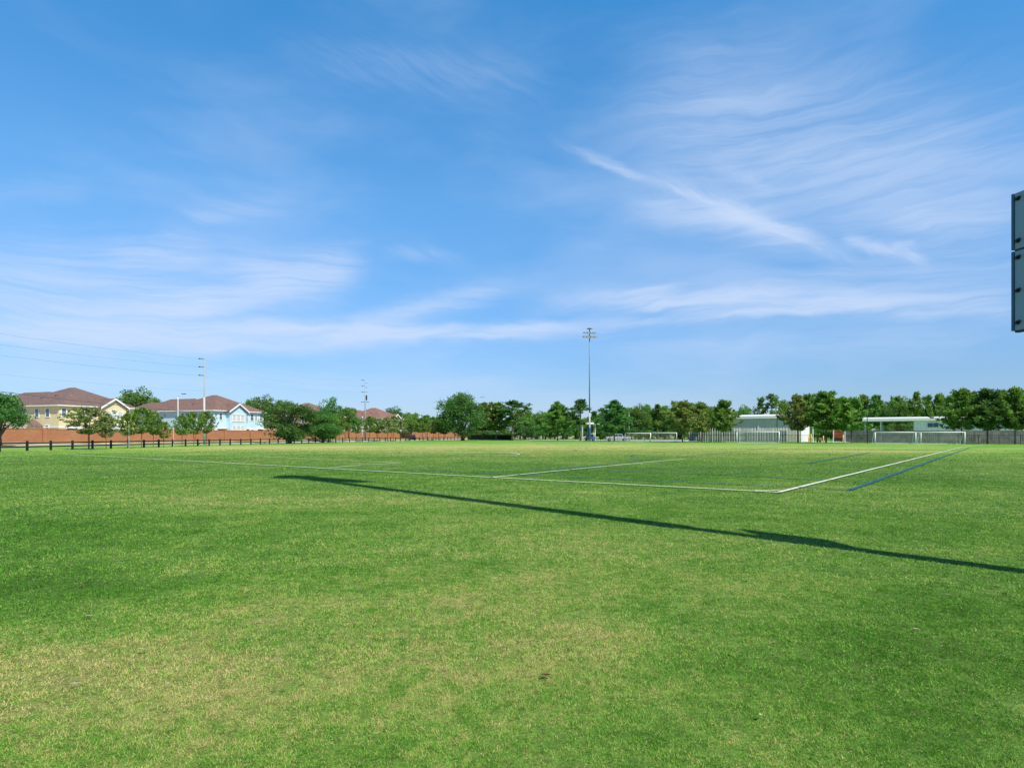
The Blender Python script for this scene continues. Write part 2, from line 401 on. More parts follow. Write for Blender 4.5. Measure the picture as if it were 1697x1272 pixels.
# ------------------------------------------------------------------ grass blades
def grass_blades():
    rng = np.random.default_rng(11)
    P = []; W = []; Ln = []
    for r0, r1, dens, w, ln in ((1.7, 4.5, 22000, 0.0034, 0.017), (4.5, 8, 10500, 0.005, 0.021), (8, 15, 3000, 0.0085, 0.028), (15, 28, 800, 0.015, 0.032), (28, 48, 150, 0.028, 0.036), (48, 82, 52, 0.045, 0.042)):
        half = R(47); area = half * (r1 * r1 - r0 * r0); k = int(area * dens)
        rr = np.sqrt(rng.uniform(r0 * r0, r1 * r1, k)); aa = rng.uniform(-half, half, k)
        P.append(np.stack([rr * np.sin(aa), rr * np.cos(aa), np.zeros(k)], 1)); W.append(np.full(k, w)); Ln.append(np.full(k, ln))
    P = np.concatenate(P); W = np.concatenate(W) * rng.uniform(0.7, 1.4, len(P)); Ln = np.concatenate(Ln) * rng.uniform(0.5, 1.3, len(P))
    k = len(P); a = rng.uniform(0, 2 * np.pi, k); lean = np.radians(rng.uniform(25, 82, k))
    # mown and combed a little to one side
    dirv = np.stack([np.cos(a) * np.sin(lean), np.sin(a) * np.sin(lean), np.cos(lean)], 1)
    def vnoise(x, y, sc, seed):
        r2 = np.random.default_rng(seed); tb = r2.random((256, 256))
        u = x / sc + 500; w = y / sc + 500; i = np.floor(u).astype(int); j = np.floor(w).astype(int); fu = u - i; fw = w - j
        fu = fu * fu * (3 - 2 * fu); fw = fw * fw * (3 - 2 * fw); g = lambda p, q: tb[p % 256, q % 256]
        return (g(i, j) * (1 - fu) + g(i + 1, j) * fu) * (1 - fw) + (g(i, j + 1) * (1 - fu) + g(i + 1, j + 1) * fu) * fw
    cl = 0.45 * vnoise(P[:, 0], P[:, 1], 0.045, 1) + 0.35 * vnoise(P[:, 0], P[:, 1], 0.11, 2) + 0.25 * vnoise(P[:, 0], P[:, 1], 0.4, 3)
    keep = rng.random(k) < np.clip((cl - 0.24) / 0.26, 0.30, 1.0)
    # tufts share a lean, as if combed by mower and feet
    ta = 6.283 * (vnoise(P[:, 0], P[:, 1], 0.07, 4) * 1.3 + vnoise(P[:, 0], P[:, 1], 0.3, 5) * 0.7)
    a = ta + rng.normal(0, 1.7, k)
    tone = rng.uniform(0, 1, k)
    straw = tone > 0.985
    Ln = Ln * np.clip(0.45 + 1.1 * cl, 0.5, 1.5); lean = np.where(straw, np.radians(82), lean); Ln[straw] *= 0.95
    P[:, 2] = np.where(straw, 0.018, 0.0)
    P, W, Ln, a, lean, tone = P[keep], W[keep], Ln[keep], a[keep], lean[keep], tone[keep]; k = len(P)
    dirv = np.stack([np.cos(a) * np.sin(lean), np.sin(a) * np.sin(lean), np.cos(lean)], 1)
    b = a + np.pi / 2 + rng.normal(0, 0.5, k)
    side = np.stack([np.cos(b), np.sin(b), np.zeros(k)], 1) * (W / 2)[:, None]
    v = np.empty((k, 3, 3)); v[:, 0] = P - side; v[:, 1] = P + side; v[:, 2] = P + dirv * Ln[:, None]
    me = bpy.data.meshes.new("grass")
    me.vertices.add(3 * k); me.vertices.foreach_set("co", v.reshape(-1).astype(np.float32))
    me.loops.add(3 * k); me.loops.foreach_set("vertex_index", np.arange(3 * k, dtype=np.int32))
    me.polygons.add(k); me.polygons.foreach_set("loop_start", np.arange(0, 3 * k, 3, dtype=np.int32))
    me.polygons.foreach_set("loop_total", np.full(k, 3, dtype=np.int32))
    me.update(calc_edges=True)
    at_ = me.attributes.new("tone", 'FLOAT', 'POINT')
    at_.data.foreach_set("value", np.repeat(tone, 3).astype(np.float32))
    me.materials.append(grass_mat("grass_blade", True))
    o = bpy.data.objects.new("grass", me); COL.objects.link(o)
    o["kind"] = "stuff"; tag(o, "short mown turf, green with straw coloured dry patches, in the foreground", "grass")
grass_blades()

# ------------------------------------------------------------------ pitch markings
white_p = paint_mat("white_line_paint", (0.74, 0.77, 0.66), 0.98)
faint_p = paint_mat("worn_white_paint", (0.74, 0.76, 0.60), 0.55)
blue_p = paint_mat("blue_line_paint", (0.035, 0.13, 0.22), 0.85)
fblue_p = paint_mat("worn_blue_paint", (0.04, 0.15, 0.19), 0.95)
LINE_Z = 0.04
def gp(px, py):
    d = (EYE - LINE_Z) * FPX / (py - HZ); return Vector(((px - CX) / FPX * d, d, LINE_Z))
def strip(pts, w, m, name):
    # resample so the painted line wavers a little, as a hand-pushed marker leaves it
    P = [pts[0]]
    for a, b in zip(pts, pts[1:]):
        k = max(1, int((b - a).length / 1.5))
        P += [a.lerp(b, (i + 1) / k) for i in range(k)]
    V = []; L = 0; UV = []
    for i, p in enumerate(P):
        d = (P[min(i + 1, len(P) - 1)] - P[max(i - 1, 0)]).normalized(); nn = Vector((-d.y, d.x, 0))
        j = random.uniform(-0.018, 0.018)
        V += [p + nn * (w / 2 + j), p - nn * (w / 2 - j)]
        if i: L += (P[i] - P[i - 1]).length
        UV += [(L, 1.0), (L, 0.0)]
    F = [(2 * i, 2 * i + 1, 2 * i + 3, 2 * i + 2) for i in range(len(P) - 1)]
    me = bpy.data.meshes.new(name); me.from_pydata(V, [], F); me.update()
    uvl = me.uv_layers.new(name="UVMap")
    for lp in me.loops: uvl.data[lp.index].uv = UV[lp.vertex_index]
    me.materials.append(m)
    o = bpy.data.objects.new(name, me); COL.objects.link(o); return struct(o)
def arc(c, r, a0, a1, k=24): return [Vector((c.x + r * math.cos(R(a0 + (a1 - a0) * i / k)), c.y + r * math.sin(R(a0 + (a1 - a0) * i / k)), LINE_Z)) for i in range(k + 1)]
LINES = [
    ([(1296, 815), (815, 790.3), (500, 773.2), (105, 752)], 0.15, white_p),
    ([(1287, 815.5), (1420, 783), (1560, 748.8), (1592, 741), (1628, 736.3)], 0.17, white_p),
    ([(813, 790.5), (960, 776), (1133, 760)], 0.15, white_p),
    ([(388, 754.2), (520, 760), (664, 766.3)], 0.14, faint_p),
    ([(540, 775), (600, 770), (664, 766.3)], 0.13, faint_p),
    ([(222, 753), (320, 748), (480, 745), (600, 747.5), (660, 749)], 0.14, faint_p),
    ([(1246, 812.2), (1294, 811.2)], 0.13, white_p),
    ([(1434, 782.3), (1446, 782.3)], 0.10, faint_p),
    ([(680, 749.5), (760, 748.6), (820, 748.4), (846, 749.6), (858, 751.4), (861, 752.8), (850, 753.6), (760, 754.2)], 0.20, white_p),
    ([(902, 736.2), (912, 737.2), (940, 737.6), (1010, 737.0)], 0.28, faint_p),
    ([(1018, 735.8), (1100, 735.6), (1190, 736.1), (1290, 735.0)], 0.28, faint_p),
    ([(1408, 811), (1480, 786), (1560, 757.5), (1607, 741.8)], 0.165, blue_p),
    ([(1412, 810), (1330, 806.5)], 0.15, blue_p),
    ([(1330, 806.5), (1160, 798.5), (1000, 792), (820, 784), (700, 778)], 0.17, fblue_p),
    ([(1450, 797), (1340, 793), (1200, 785.5), (1000, 779), (860, 775)], 0.17, fblue_p),
    ([(1339, 767), (1380, 760), (1442, 749.5)], 0.17, fblue_p),
    ([(1130, 756.5), (1200, 750), (1290, 740.5)], 0.17, fblue_p),
    ([(924, 776.5), (1000, 769), (1092, 759.5)], 0.17, fblue_p),
    ([(560, 768), (640, 770.5), (720, 774)], 0.12, fblue_p),
    ([(1062, 752.6), (1050, 753.4), (1045.5, 755), (1048, 756.3), (1058, 757)], 0.18, fblue_p),
    ([(936, 744.6), (948, 744.4), (955, 745.2), (956.5, 746.2), (948, 747)], 0.18, fblue_p),
    ([(660, 748.2), (664, 749.2), (672, 749.6)], 0.2, fblue_p),
]
for pts, w, m in LINES: strip([gp(*p) for p in pts], w, m, "pitch_marking")

# ------------------------------------------------------------------ trees
bark = mat("bark", (0.13, 0.095, 0.07), 0.9, var=0.35, vscale=6, bump=0.5)
bark_pale = mat("pale_bark", (0.20, 0.165, 0.125), 0.9, var=0.3, vscale=6, bump=0.5)
L_OAK = leaf_mat("oak_leaf", (0.045, 0.140, 0.033), (0.169, 0.351, 0.078))
L_PINE = leaf_mat("pine_needle", (0.075, 0.188, 0.030), (0.312, 0.481, 0.085))
L_BROWN = leaf_mat("browning_needle", (0.106, 0.181, 0.037), (0.364, 0.442, 0.104), (0.36, 0.28, 0.12), 0.40)
L_PALE = leaf_mat("pine_with_pale_tips", (0.088, 0.188, 0.037), (0.325, 0.468, 0.104), (0.66, 0.62, 0.36), 0.95)
L_FAR = leaf_mat("woodland_leaf", (0.069, 0.181, 0.035), (0.247, 0.442, 0.078))
L_BRIGHT = leaf_mat("bright_leaf", (0.075, 0.179, 0.034), (0.225, 0.420, 0.078))

def quad_mesh(name, C, A, B, material):
    """leaf quads: centres C, half axes A and B"""
    k = len(C); v = np.empty((k, 4, 3)); v[:, 0] = C - A; v[:, 1] = C + B * 0.9; v[:, 2] = C + A; v[:, 3] = C - B
    me = bpy.data.meshes.new(name)
    me.vertices.add(4 * k); me.vertices.foreach_set("co", v.reshape(-1).astype(np.float32))
    me.loops.add(4 * k); me.loops.foreach_set("vertex_index", np.arange(4 * k, dtype=np.int32))
    me.polygons.add(k); me.polygons.foreach_set("loop_start", np.arange(0, 4 * k, 4, dtype=np.int32))
    me.polygons.foreach_set("loop_total", np.full(k, 4, dtype=np.int32))
    me.update(calc_edges=True); me.materials.append(material); return me

def unit(rng, k):
    a = rng.normal(size=(k, 3)); return a / np.linalg.norm(a, axis=1, keepdims=True)

def leaf_axes(rng, k, size, slim=0.55):
    a = unit(rng, k); b = np.cross(a, unit(rng, k)); b /= np.linalg.norm(b, axis=1, keepdims=True) + 1e-9
    s = size * rng.uniform(0.6, 1.35, k)[:, None]
    return a * s, b * s * slim

def gen_oak(seed, cb, nb, leaves, size, flat=1.0, narrow=1.0):
    """reference tree 8 m tall, 8 m wide"""
    rng = np.random.default_rng(seed); H, Rr = 8.0, 4.0
    zc = (cb + 1) / 2 * H; zh = (1 - cb) / 2 * H
    cs = []; rs = []
    while len(cs) < nb:
        p = rng.uniform(-1, 1, 3); q = np.linalg.norm(p)
        if q > 1 or q < 0.25: continue
        wz = 1.0 - 0.35 * max(0, p[2]) ** 2
        r = rng.uniform(0.20, 0.36)
        cs.append((p[0] * Rr * (1 - r * 0.8) * wz * narrow, p[1] * Rr * (1 - r * 0.8) * wz * narrow, zc + p[2] * zh * (1 - r * 0.6))); rs.append(r * Rr * 0.9)
    C = []
    per = leaves // nb
    for c, r in zip(cs, rs):
        d = unit(rng, per); rad = r * rng.uniform(0.35, 1.12, per) ** 0.6
        # sprays: leaves gather on twigs
        tw = unit(rng, 14) * r * rng.uniform(0.8, 1.25, (14, 1))
        own = tw[rng.integers(0, 14, per)] + rng.normal(0, r * 0.20, (per, 3))
        pick = rng.random(per) < 0.55
        pos = np.where(pick[:, None], own, d * rad[:, None]); pos[:, 2] *= 0.8 * flat
        C.append(np.array(c) + pos)
    C = np.concatenate(C); C[:, 2] = np.clip(C[:, 2], cb * H * 0.75, H * 1.02)
    A, B = leaf_axes(rng, len(C), size)
    me = quad_mesh("crown", C, A, B, L_OAK)
    tb = MB()
    top = cb * H + zh * 0.7
    tb.tube([(0, 0, -0.1), (0.05, 0.02, cb * H * 0.6), (0.1, -0.05, cb * H + 0.3), (0, 0, top)], [0.34, 0.26, 0.22, 0.08], 8)
    for c, r in list(zip(cs, rs))[:14]:
        z0 = rng.uniform(cb * H * 0.8, cb * H + zh * 0.4)
        tb.tube([(0.05, 0, z0), (c[0] * 0.5, c[1] * 0.5, z0 + (c[2] - z0) * 0.62), c], [0.12, 0.08, 0.03], 5)
    return me, tb

def gen_pine(seed, cb, whorls, per, tufts, needles, size, shape, gap=0.0, Rr=2.5):
    """reference tree 8 m tall, 5 m wide"""
    rng = np.random.default_rng(seed); H = 8.0
    tb = MB()
    wob = [(rng.normal(0, 0.06), rng.normal(0, 0.06)) for _ in range(6)]
    tb.tube([(wob[i][0] * i * 0.5, wob[i][1] * i * 0.5, -0.1 + i * (H * 0.97 + 0.1) / 5) for i in range(6)], [0.10, 0.09, 0.075, 0.055, 0.04, 0.02], 7)
    T = []
    for w in range(whorls):
        f = w / (whorls - 1); z = (cb + (1 - cb) * f * 0.94) * H
        if shape == 'cone': prof = (1 - f) ** 0.75 * (0.75 + 0.25 * min(1, f * 5)) + 0.08
        elif shape == 'round': prof = math.sqrt(max(0.02, 1 - (2 * f - 0.8) ** 2 / 1.5)) if f > 0.05 else 0.6
        elif shape == 'egg': prof = (0.62 + 0.38 * math.sin(math.pi * min(1, f * 1.6))) * (1 - 0.78 * max(0, f - 0.25) ** 1.3) * (0.85 + 0.3 * math.sin(w * 2.3 + seed))
        else: prof = (0.55 + 0.45 * math.sin(f * 7 + seed)) * (1.05 - 0.75 * f)
        a0 = rng.uniform(0, 6.28)
        for b in range(per):
            if rng.random() < gap: continue
            a = a0 + b * 6.28 / per + rng.normal(0, 0.25); ln = Rr * prof * rng.uniform(0.6, 1.12)
            rise = ln * rng.uniform(0.10, 0.5)
            e = np.array((math.cos(a) * ln, math.sin(a) * ln, z + rise))
            tb.tube([(0, 0, z), (e[0] * 0.5, e[1] * 0.5, z + rise * 0.35), tuple(e)], [0.045, 0.03, 0.012], 4, False)
            for k in range(tufts):
                t = 1 - (k / tufts) * 0.72
                T.append((math.cos(a) * ln * t + rng.normal(0, 0.16), math.sin(a) * ln * t + rng.normal(0, 0.16), z + rise * t * t + rng.normal(0, 0.12)))
                if rng.random() < 0.35: T.append((T[-1][0] + rng.normal(0, 0.1), T[-1][1] + rng.normal(0, 0.1), T[-1][2] + 0.32))   # upright candles
    for k in range(5): T.append((rng.normal(0, 0.10), rng.normal(0, 0.10), H * (0.90 + 0.022 * k)))
    T = np.array(T)
    # needles radiate from each tuft: dense little pompons with air between them
    C = np.repeat(T, needles, 0); k = len(C); d = unit(rng, k); d[:, 2] = d[:, 2] * 0.8 + 0.35
    s = size * rng.uniform(0.55, 1.2, k)[:, None] * np.repeat(rng.uniform(0.7, 1.25, len(T)), needles)[:, None]
    b = np.cross(d, unit(rng, k)); b /= np.linalg.norm(b, axis=1, keepdims=True) + 1e-9
    me = quad_mesh("crown", C + d * s * 0.45, d * s * 0.42, b * s * 0.16, L_PINE)
    return me, tb

def bounds(me):
    c = np.empty(len(me.vertices) * 3, np.float32); me.vertices.foreach_get("co", c); c = c.reshape(-1, 3)
    r = np.percentile(np.hypot(c[:, 0], c[:, 1]), 97); return 2 * r, float(np.percentile(c[:, 2], 99.5))
BND = {}
def proto(me, tb): 
    o = tb.build("trunk", bark); tm = o.data; bpy.data.objects.remove(o); return tm, me
PR = {}
PR['oak'] = [proto(*gen_oak(s, 0.07, 46, 15000, 0.125)) for s in (1, 2)]
PR['greatoak'] = [proto(*gen_oak(9, 0.04, 64, 22000, 0.11))]
PR['broad'] = [proto(*gen_oak(s, 0.20, 26, 9000, 0.15, 1.0)) for s in (4, 5, 6)]
PR['upright'] = [proto(*gen_oak(s, 0.12, 30, 9000, 0.15, 1.15, 0.9)) for s in (8,)]
PR['young'] = [proto(*gen_pine(s, 0.38, 9, 6, 4, 20, 0.56, 'round', 0.08, 3.5)) for s in (11, 12, 13, 14)]
PR['pine'] = [proto(*gen_pine(s, 0.22, 12, 7, 4, 20, 0.50, 'cone', 0.10, 3.0)) for s in (21, 22, 23)]
PR['pinet'] = [proto(*gen_pine(s, 0.28, 12, 7, 4, 22, 0.58, 'egg', 0.14, 3.6)) for s in (31, 32, 33, 34, 35)]
PR['thin'] = [proto(*gen_pine(s, 0.42, 9, 5, 3, 22, 0.44, 'x', 0.25)) for s in (41, 42, 43)]
REFW = {'greatoak': 8, 'oak': 8, 'broad': 8, 'upright': 8, 'young': 5, 'pine': 5, 'pinet': 5, 'thin': 5}
TREE_NAMES = {'greatoak': ('oak_tree', 'tree'), 'oak': ('oak_tree', 'tree'), 'broad': ('broadleaf_tree', 'tree'), 'upright': ('broadleaf_tree', 'tree'), 'young': ('young_pine_tree', 'pine tree'),
              'pine': ('pine_tree', 'pine tree'), 'pinet': ('pine_tree', 'pine tree'), 'thin': ('pine_tree', 'pine tree')}
COUNT = {}
def tree(kind, px, d, ytop, wpx, label, leaf=L_PINE, bk=None, group=None, z0=0.0):
    i = COUNT.get(kind, 0); COUNT[kind] = i + 1
    tm, cm = PR[kind][i % len(PR[kind])]
    nm, cat = TREE_NAMES[kind]
    p = at(px, d, z0); wpx = wpx * (1.25 if group == FARROW else 1.06 if group == NEARROW else 1.0); h = hgt(ytop, d) - z0; w = wpx / FPX * d
    r = thing(nm, p, label, cat, random.uniform(0, 6.28), group)
    if cm.name not in BND: BND[cm.name] = bounds(cm)
    bw_, bh_ = BND[cm.name]
    r.scale = (w / bw_, w / bw_ * random.uniform(0.92, 1.08), h / bh_)
    for n_, me, m in (("trunk", tm, bk or bark), ("crown", cm, leaf)):
        o = bpy.data.objects.new(n_, me); COL.objects.link(o); o.parent = r
        o.material_slots[0].link = 'OBJECT'; o.material_slots[0].material = m
    return r

NEARROW = "young trees along the black rail fence"
FARROW = "pines along the far chain link fence"
WOODR = "pines of the wood behind the sheds"
WOODM = "trees of the wood behind the white goals"
WOODL = "trees behind the houses"
TREES = [
    # along the black rail fence, from the left edge of the field
    ('broad', 0, 84, 652, 88, "grey green oak cut by the left edge, in front of the yellow house", L_OAK, None, None),
    ('young', 147, 71, 675, 84, "widest young pine with pale yellow tips before the yellow house", L_PALE, None, NEARROW),
    ('young', 176, 73, 690, 34, "small narrow young pine close beside the wide pale-tipped pine", L_PALE, None, NEARROW),
    ('young', 211, 76, 685, 36, "slim young pine with white stake under the yellow house's right end", L_PINE, bark_pale, NEARROW),
    ('young', 235, 78, 676, 44, "dark-trunked young pine below the big green tree by the yellow house", L_PINE, None, NEARROW),
    ('young', 254, 80, 682, 36, "young pine left of the small browning pine, under the blue house's roof end", L_PINE, None, NEARROW),
    ('young', 271, 82, 699, 32, "lowest young pine of the row, with thin brownish crown", L_BROWN, None, NEARROW),
    ('young', 302, 88, 688, 32, "young pine standing just right of the white street lamp", L_PINE, bark_pale, NEARROW),
    ('young', 321, 90, 683, 38, "young pine with forked trunk left of the tall steel power pole", L_PINE, None, NEARROW),
    ('young', 342, 94, 682, 34, "young pine right at the foot of the tall steel power pole", L_PINE, None, NEARROW),
    ('oak', 480, 118, 669, 98, "wide dark oak with low spreading crown right of the blue house", L_OAK, None, None),
    ('oak', 535, 128, 682, 66, "low dark oak with thick black trunk under the pointed tree", L_OAK, None, None),
    ('upright', 546, 150, 660, 46, "tall pointed dark green tree above the low oak by the fence", L_OAK, None, None),
    ('young', 551, 138, 690, 26, "small pine just right of the thick black oak trunk", L_PINE, None, NEARROW),
    ('young', 572, 148, 678, 32, "young pine between the pointed tree and the second power pole", L_BRIGHT, None, NEARROW),
    ('young', 590, 155, 692, 26, "low yellowish young pine just left of the second power pole", L_BRIGHT, None, NEARROW),
    ('young', 625, 160, 694, 30, "dark young pine just right of the second power pole", L_PINE, None, NEARROW),
    ('young', 642, 158, 692, 36, "whitish flowering young tree before the beige gable", L_PALE, None, NEARROW),
    ('young', 663, 164, 697, 24, "whitish young tree left of the parked dark car", L_PALE, None, NEARROW),
    ('broad', 681, 198, 685, 34, "green tree standing behind the dark car on the road", L_PINE, None, NEARROW),
    ('young', 700, 172, 692, 36, "young pine just right of the dark car, by a white lamp post", L_PINE, None, NEARROW),
    ('young', 718, 178, 697, 28, "brown tinged young pine between the dark car and the great oak", L_BROWN, None, NEARROW),
    ('young', 736, 184, 700, 28, "low dark bush-like pine against the great oak's left flank", L_PINE, None, NEARROW),
    ('young', 612, 152, 690, 26, "slim young pine touching the second power pole on its right", L_PINE, None, NEARROW),
    ('young', 652, 168, 690, 30, "green young pine between the two whitish young trees", L_BRIGHT, None, NEARROW),
    ('young', 562, 142, 686, 30, "young pine filling the gap beside the pointed tree", L_PINE, None, NEARROW),
    ('young', 708, 190, 688, 34, "taller green pine behind the white lamp post right of the dark car", L_BRIGHT, None, NEARROW),
    ('young', 727, 186, 691, 32, "green pine filling the gap left of the great oak", L_PINE, None, NEARROW),
    ('greatoak', 767, 178, 653, 80, "great round dark oak, largest crown in the middle of the view", L_OAK, None, None),
    # behind the houses
    ('broad', 226, 160, 646, 76, "big bright green tree between the yellow and blue houses", L_BRIGHT, None, WOODL),
    ('broad', 258, 175, 660, 40, "green tree behind the blue house's left roof end", L_BRIGHT, None, WOODL),
    ('broad', 408, 190, 664, 50, "green tree rising behind the blue house's right eave", L_BRIGHT, None, WOODL),
    ('broad', 434, 185, 658, 60, "tallest green tree between the blue house and the wide dark oak", L_BRIGHT, None, WOODL),
    ('broad', 466, 190, 664, 52, "green tree behind the left side of the wide dark oak", L_BRIGHT, None, WOODL),
    ('broad', 576, 205, 676, 40, "green tree behind the fence, left of the rust roofed beige house", L_BRIGHT, None, WOODL),
    ('broad', 650, 290, 676, 46, "dark tree rising behind the beige house's roof", L_OAK, None, WOODL),
    ('broad', 678, 255, 684, 30, "round green tree beyond the beige house's right end", L_BRIGHT, None, WOODL),
    ('broad', 706, 300, 693, 40, "distant low tree in the gap left of the great oak", L_FAR, None, "distant trees left of the great oak"),
    ('broad', 728, 300, 691, 36, "distant low tree touching the great oak's left edge", L_FAR, None, "distant trees left of the great oak"),
    # far row, middle
    ('pinet', 800, 190, 668, 44, "brown trunked pine merging with the great oak's right side", L_BROWN, bark_pale, FARROW),
    ('pinet', 822, 186, 668, 46, "yellow green pine over the dark screened fence", L_PINE, bark_pale, FARROW),
    ('thin', 849, 182, 664, 44, "open crowned pine with bare pale trunk right of the screened fence", L_OAK, bark_pale, FARROW),
    ('pine', 924, 166, 667, 46, "full cone shaped pine left of the tall floodlight mast", L_PINE, None, FARROW),
    ('thin', 962, 164, 662, 42, "tall gappy pine just left of the floodlight mast", L_OAK, bark_pale, FARROW),
    ('pine', 1018, 160, 665, 54, "broad pine standing before the silver pickup truck", L_OAK, bark_pale, FARROW),
    ('pinet', 1131, 141, 666, 54, "brown tinged pine just right of the paired white goals", L_BROWN, None, FARROW),
    ('pinet', 1163, 145, 668, 44, "pine at the left end of the white slat fence", L_BROWN, None, FARROW),
    ('pinet', 1199, 136, 664, 40, "bushy pine with pale trunk against the grey shed's left end", L_PINE, bark_pale, FARROW),
    ('pinet', 1322, 129, 655, 46, "browning pine before the grey shed's white end wall", L_BROWN, None, FARROW),
    ('pinet', 1369, 126, 650, 64, "tall thick trunked pine before the yard with yellow bollards", L_PINE, None, FARROW),
    ('pinet', 1411, 123, 659, 48, "bushy pine between the yard and the open carport", L_PINE, None, FARROW),
    ('pinet', 1594, 114, 646, 52, "large pine behind the right hand post of the last goal", L_PINE, None, FARROW),
    ('pinet', 1636, 112, 646, 58, "large dark pine second from the right edge", L_OAK, None, FARROW),
    ('pinet', 1682, 110, 644, 58, "large pine cut by the right edge before the grey fence", L_PINE, None, FARROW),
    ('pinet', 1730, 108, 648, 58, "large pine just outside the right edge", L_PINE, None, FARROW),
]
for tr in TREES: tree(*tr[:6], leaf=tr[6], bk=tr[7], group=tr[8])

BACK = [ # px, d, ytop, width px, kind
    (870, 235, 690, 34, 'broad'), (888, 240, 692, 32, 'broad'), (904, 236, 686, 34, 'broad'), (940, 236, 684, 30, 'broad'),
    (985, 228, 682, 26, 'thin'), (998, 232, 676, 24, 'thin'), (1046, 228, 676, 34, 'broad'), (1060, 224, 672, 34, 'broad'),
    (1074, 230, 671, 34, 'broad'), (1090, 226, 670, 30, 'thin'), (1108, 230, 673, 36, 'broad'), (1126, 236, 668, 34, 'broad'),
    (1148, 234, 669, 34, 'broad'), (1180, 236, 674, 34, 'broad'), (1216, 232, 682, 30, 'broad')]
BACK += [(862 + 19 * i, 246 + (i * 31 % 14), 679 + (i * 47 % 15) - (6 if i > 8 else 0), 36, 'broad') for i in range(20)]
for px, d, yt, w, k in BACK:
    tree(k, px, d, yt, w * 1.15, "green tree in the wood beyond the far fence, left of the grey shed", L_FAR if px % 4 else L_BRIGHT, None, WOODM)
BACKR = [(1236, 220, 673, 34, 'broad'), (1260, 216, 659, 26, 'thin'), (1278, 214, 653, 32, 'thin'), (1300, 218, 664, 40, 'broad'),
    (1340, 216, 654, 40, 'pinet'), (1362, 212, 652, 40, 'pinet'), (1395, 214, 660, 40, 'pinet'), (1432, 210, 655, 42, 'pinet'),
    (1452, 206, 656, 38, 'pinet'), (1470, 204, 664, 34, 'broad'), (1487, 206, 658, 36, 'pinet'), (1504, 200, 660, 36, 'broad'),
    (1519, 198, 649, 28, 'thin'), (1536, 200, 656, 34, 'thin'), (1556, 196, 654, 38, 'pinet'), (1576, 194, 656, 36, 'pinet'),
    (1612, 190, 650, 44, 'pinet'), (1660, 188, 648, 44, 'pinet'), (1700, 186, 650, 44, 'pinet')]
BACKR += [(1335 + 21 * i, 226 + (i * 17 % 12), 666 + (i * 37 % 12), 40, 'broad') for i in range(18)]
for px, d, yt, w, k in BACKR:
    tree(k, px, d, yt, w, "pine in the wood rising above the shed roofs on the right", L_PINE if px % 3 else L_FAR, None, WOODR)

# understorey bushes that close the wood near the ground
bush_m = gen_oak(51, 0.02, 22, 6000, 0.20)
bush_t, bush_c = proto(*bush_m)
def bush(px, d, ytop, wpx, label, group, leaf=L_FAR):
    r = thing("bush", at(px, d), label, "bush", random.uniform(0, 6.28), group)
    r.scale = (wpx / FPX * d / 8, wpx / FPX * d / 8, hgt(ytop, d) / 8)
    for n_, me, m in (("stem", bush_t, bark), ("foliage", bush_c, leaf)):
        o = bpy.data.objects.new(n_, me); COL.objects.link(o); o.parent = r
        o.material_slots[0].link = 'OBJECT'; o.material_slots[0].material = m
for i, px in enumerate(range(786, 1240, 21)):
    bush(px, 222 + (i * 37 % 16), 699 + (i * 53 % 9), 44, "dark bush filling the gaps beneath the wood beyond the far fence", "bushes under the wood", L_OAK if i % 3 else L_FAR)
for i, px in enumerate((690, 712, 733, 752)):
    bush(px, 285 + i * 4, 700 + (i * 5 % 4), 40, "low far bush beyond the road, left of the great oak", "far bushes beyond the road", L_FAR)
for i, px in enumerate(range(1340, 1530, 24)):
    bush(px, 186 + (i * 29 % 10), 698 + (i * 31 % 6), 46, "dark bush seen through the open carport and yard", "bushes behind the carport", L_OAK if i % 2 else L_FAR)

# ------------------------------------------------------------------ houses
def roof_mat(k):
    m = bpy.data.materials.new("roof_shingle"); m.use_nodes = True
    t = m.node_tree; N = NT(t); b = t.nodes['Principled BSDF']; b.inputs['Roughness'].default_value = 0.95
    g = N.n('ShaderNodeTexCoord'); p = N.sep(g.outputs['Object'])
    nz = N.noise(N.xyz(N.m('MULTIPLY', p[0], 1.2), N.m('MULTIPLY', p[1], 1.2), N.m('MULTIPLY', p[2], 6.0)), 1.0, 5, 0.7)
    st = N.noise(N.xyz(p[0], p[1], N.m('MULTIPLY', p[2], 0.3)), 0.35, 4, 0.6)
    col = N.mix(N.smooth(nz, 0.35, 0.65), c4(0.125 * k[0], 0.078 * k[1], 0.068 * k[2]), c4(0.19 * k[0], 0.122 * k[1], 0.108 * k[2]))
    col = N.mix(N.m('MULTIPLY', N.smooth(st, 0.5, 0.75), 0.4), col, c4(0.10 * k[0], 0.07 * k[1], 0.065 * k[2]))
    t.links.new(col, b.inputs['Base Color']); return m
ROOFS = iter([roof_mat((1, 1, 1)), roof_mat((1.12, 1.03, 0.98)), roof_mat((1.2, 1.15, 1.1)), roof_mat((1.4, 1.15, 1.05))])
trim = mat("white_trim", (0.78, 0.78, 0.76), 0.6, var=0.05)
glass = mat("window_glass", (0.10, 0.13, 0.16), 0.12, var=0.2, spec=0.6)
blind = mat("window_blind", (0.55, 0.58, 0.58), 0.5, var=0.06)
dark_open = mat("shadowed_entry", (0.10, 0.11, 0.11), 0.9)

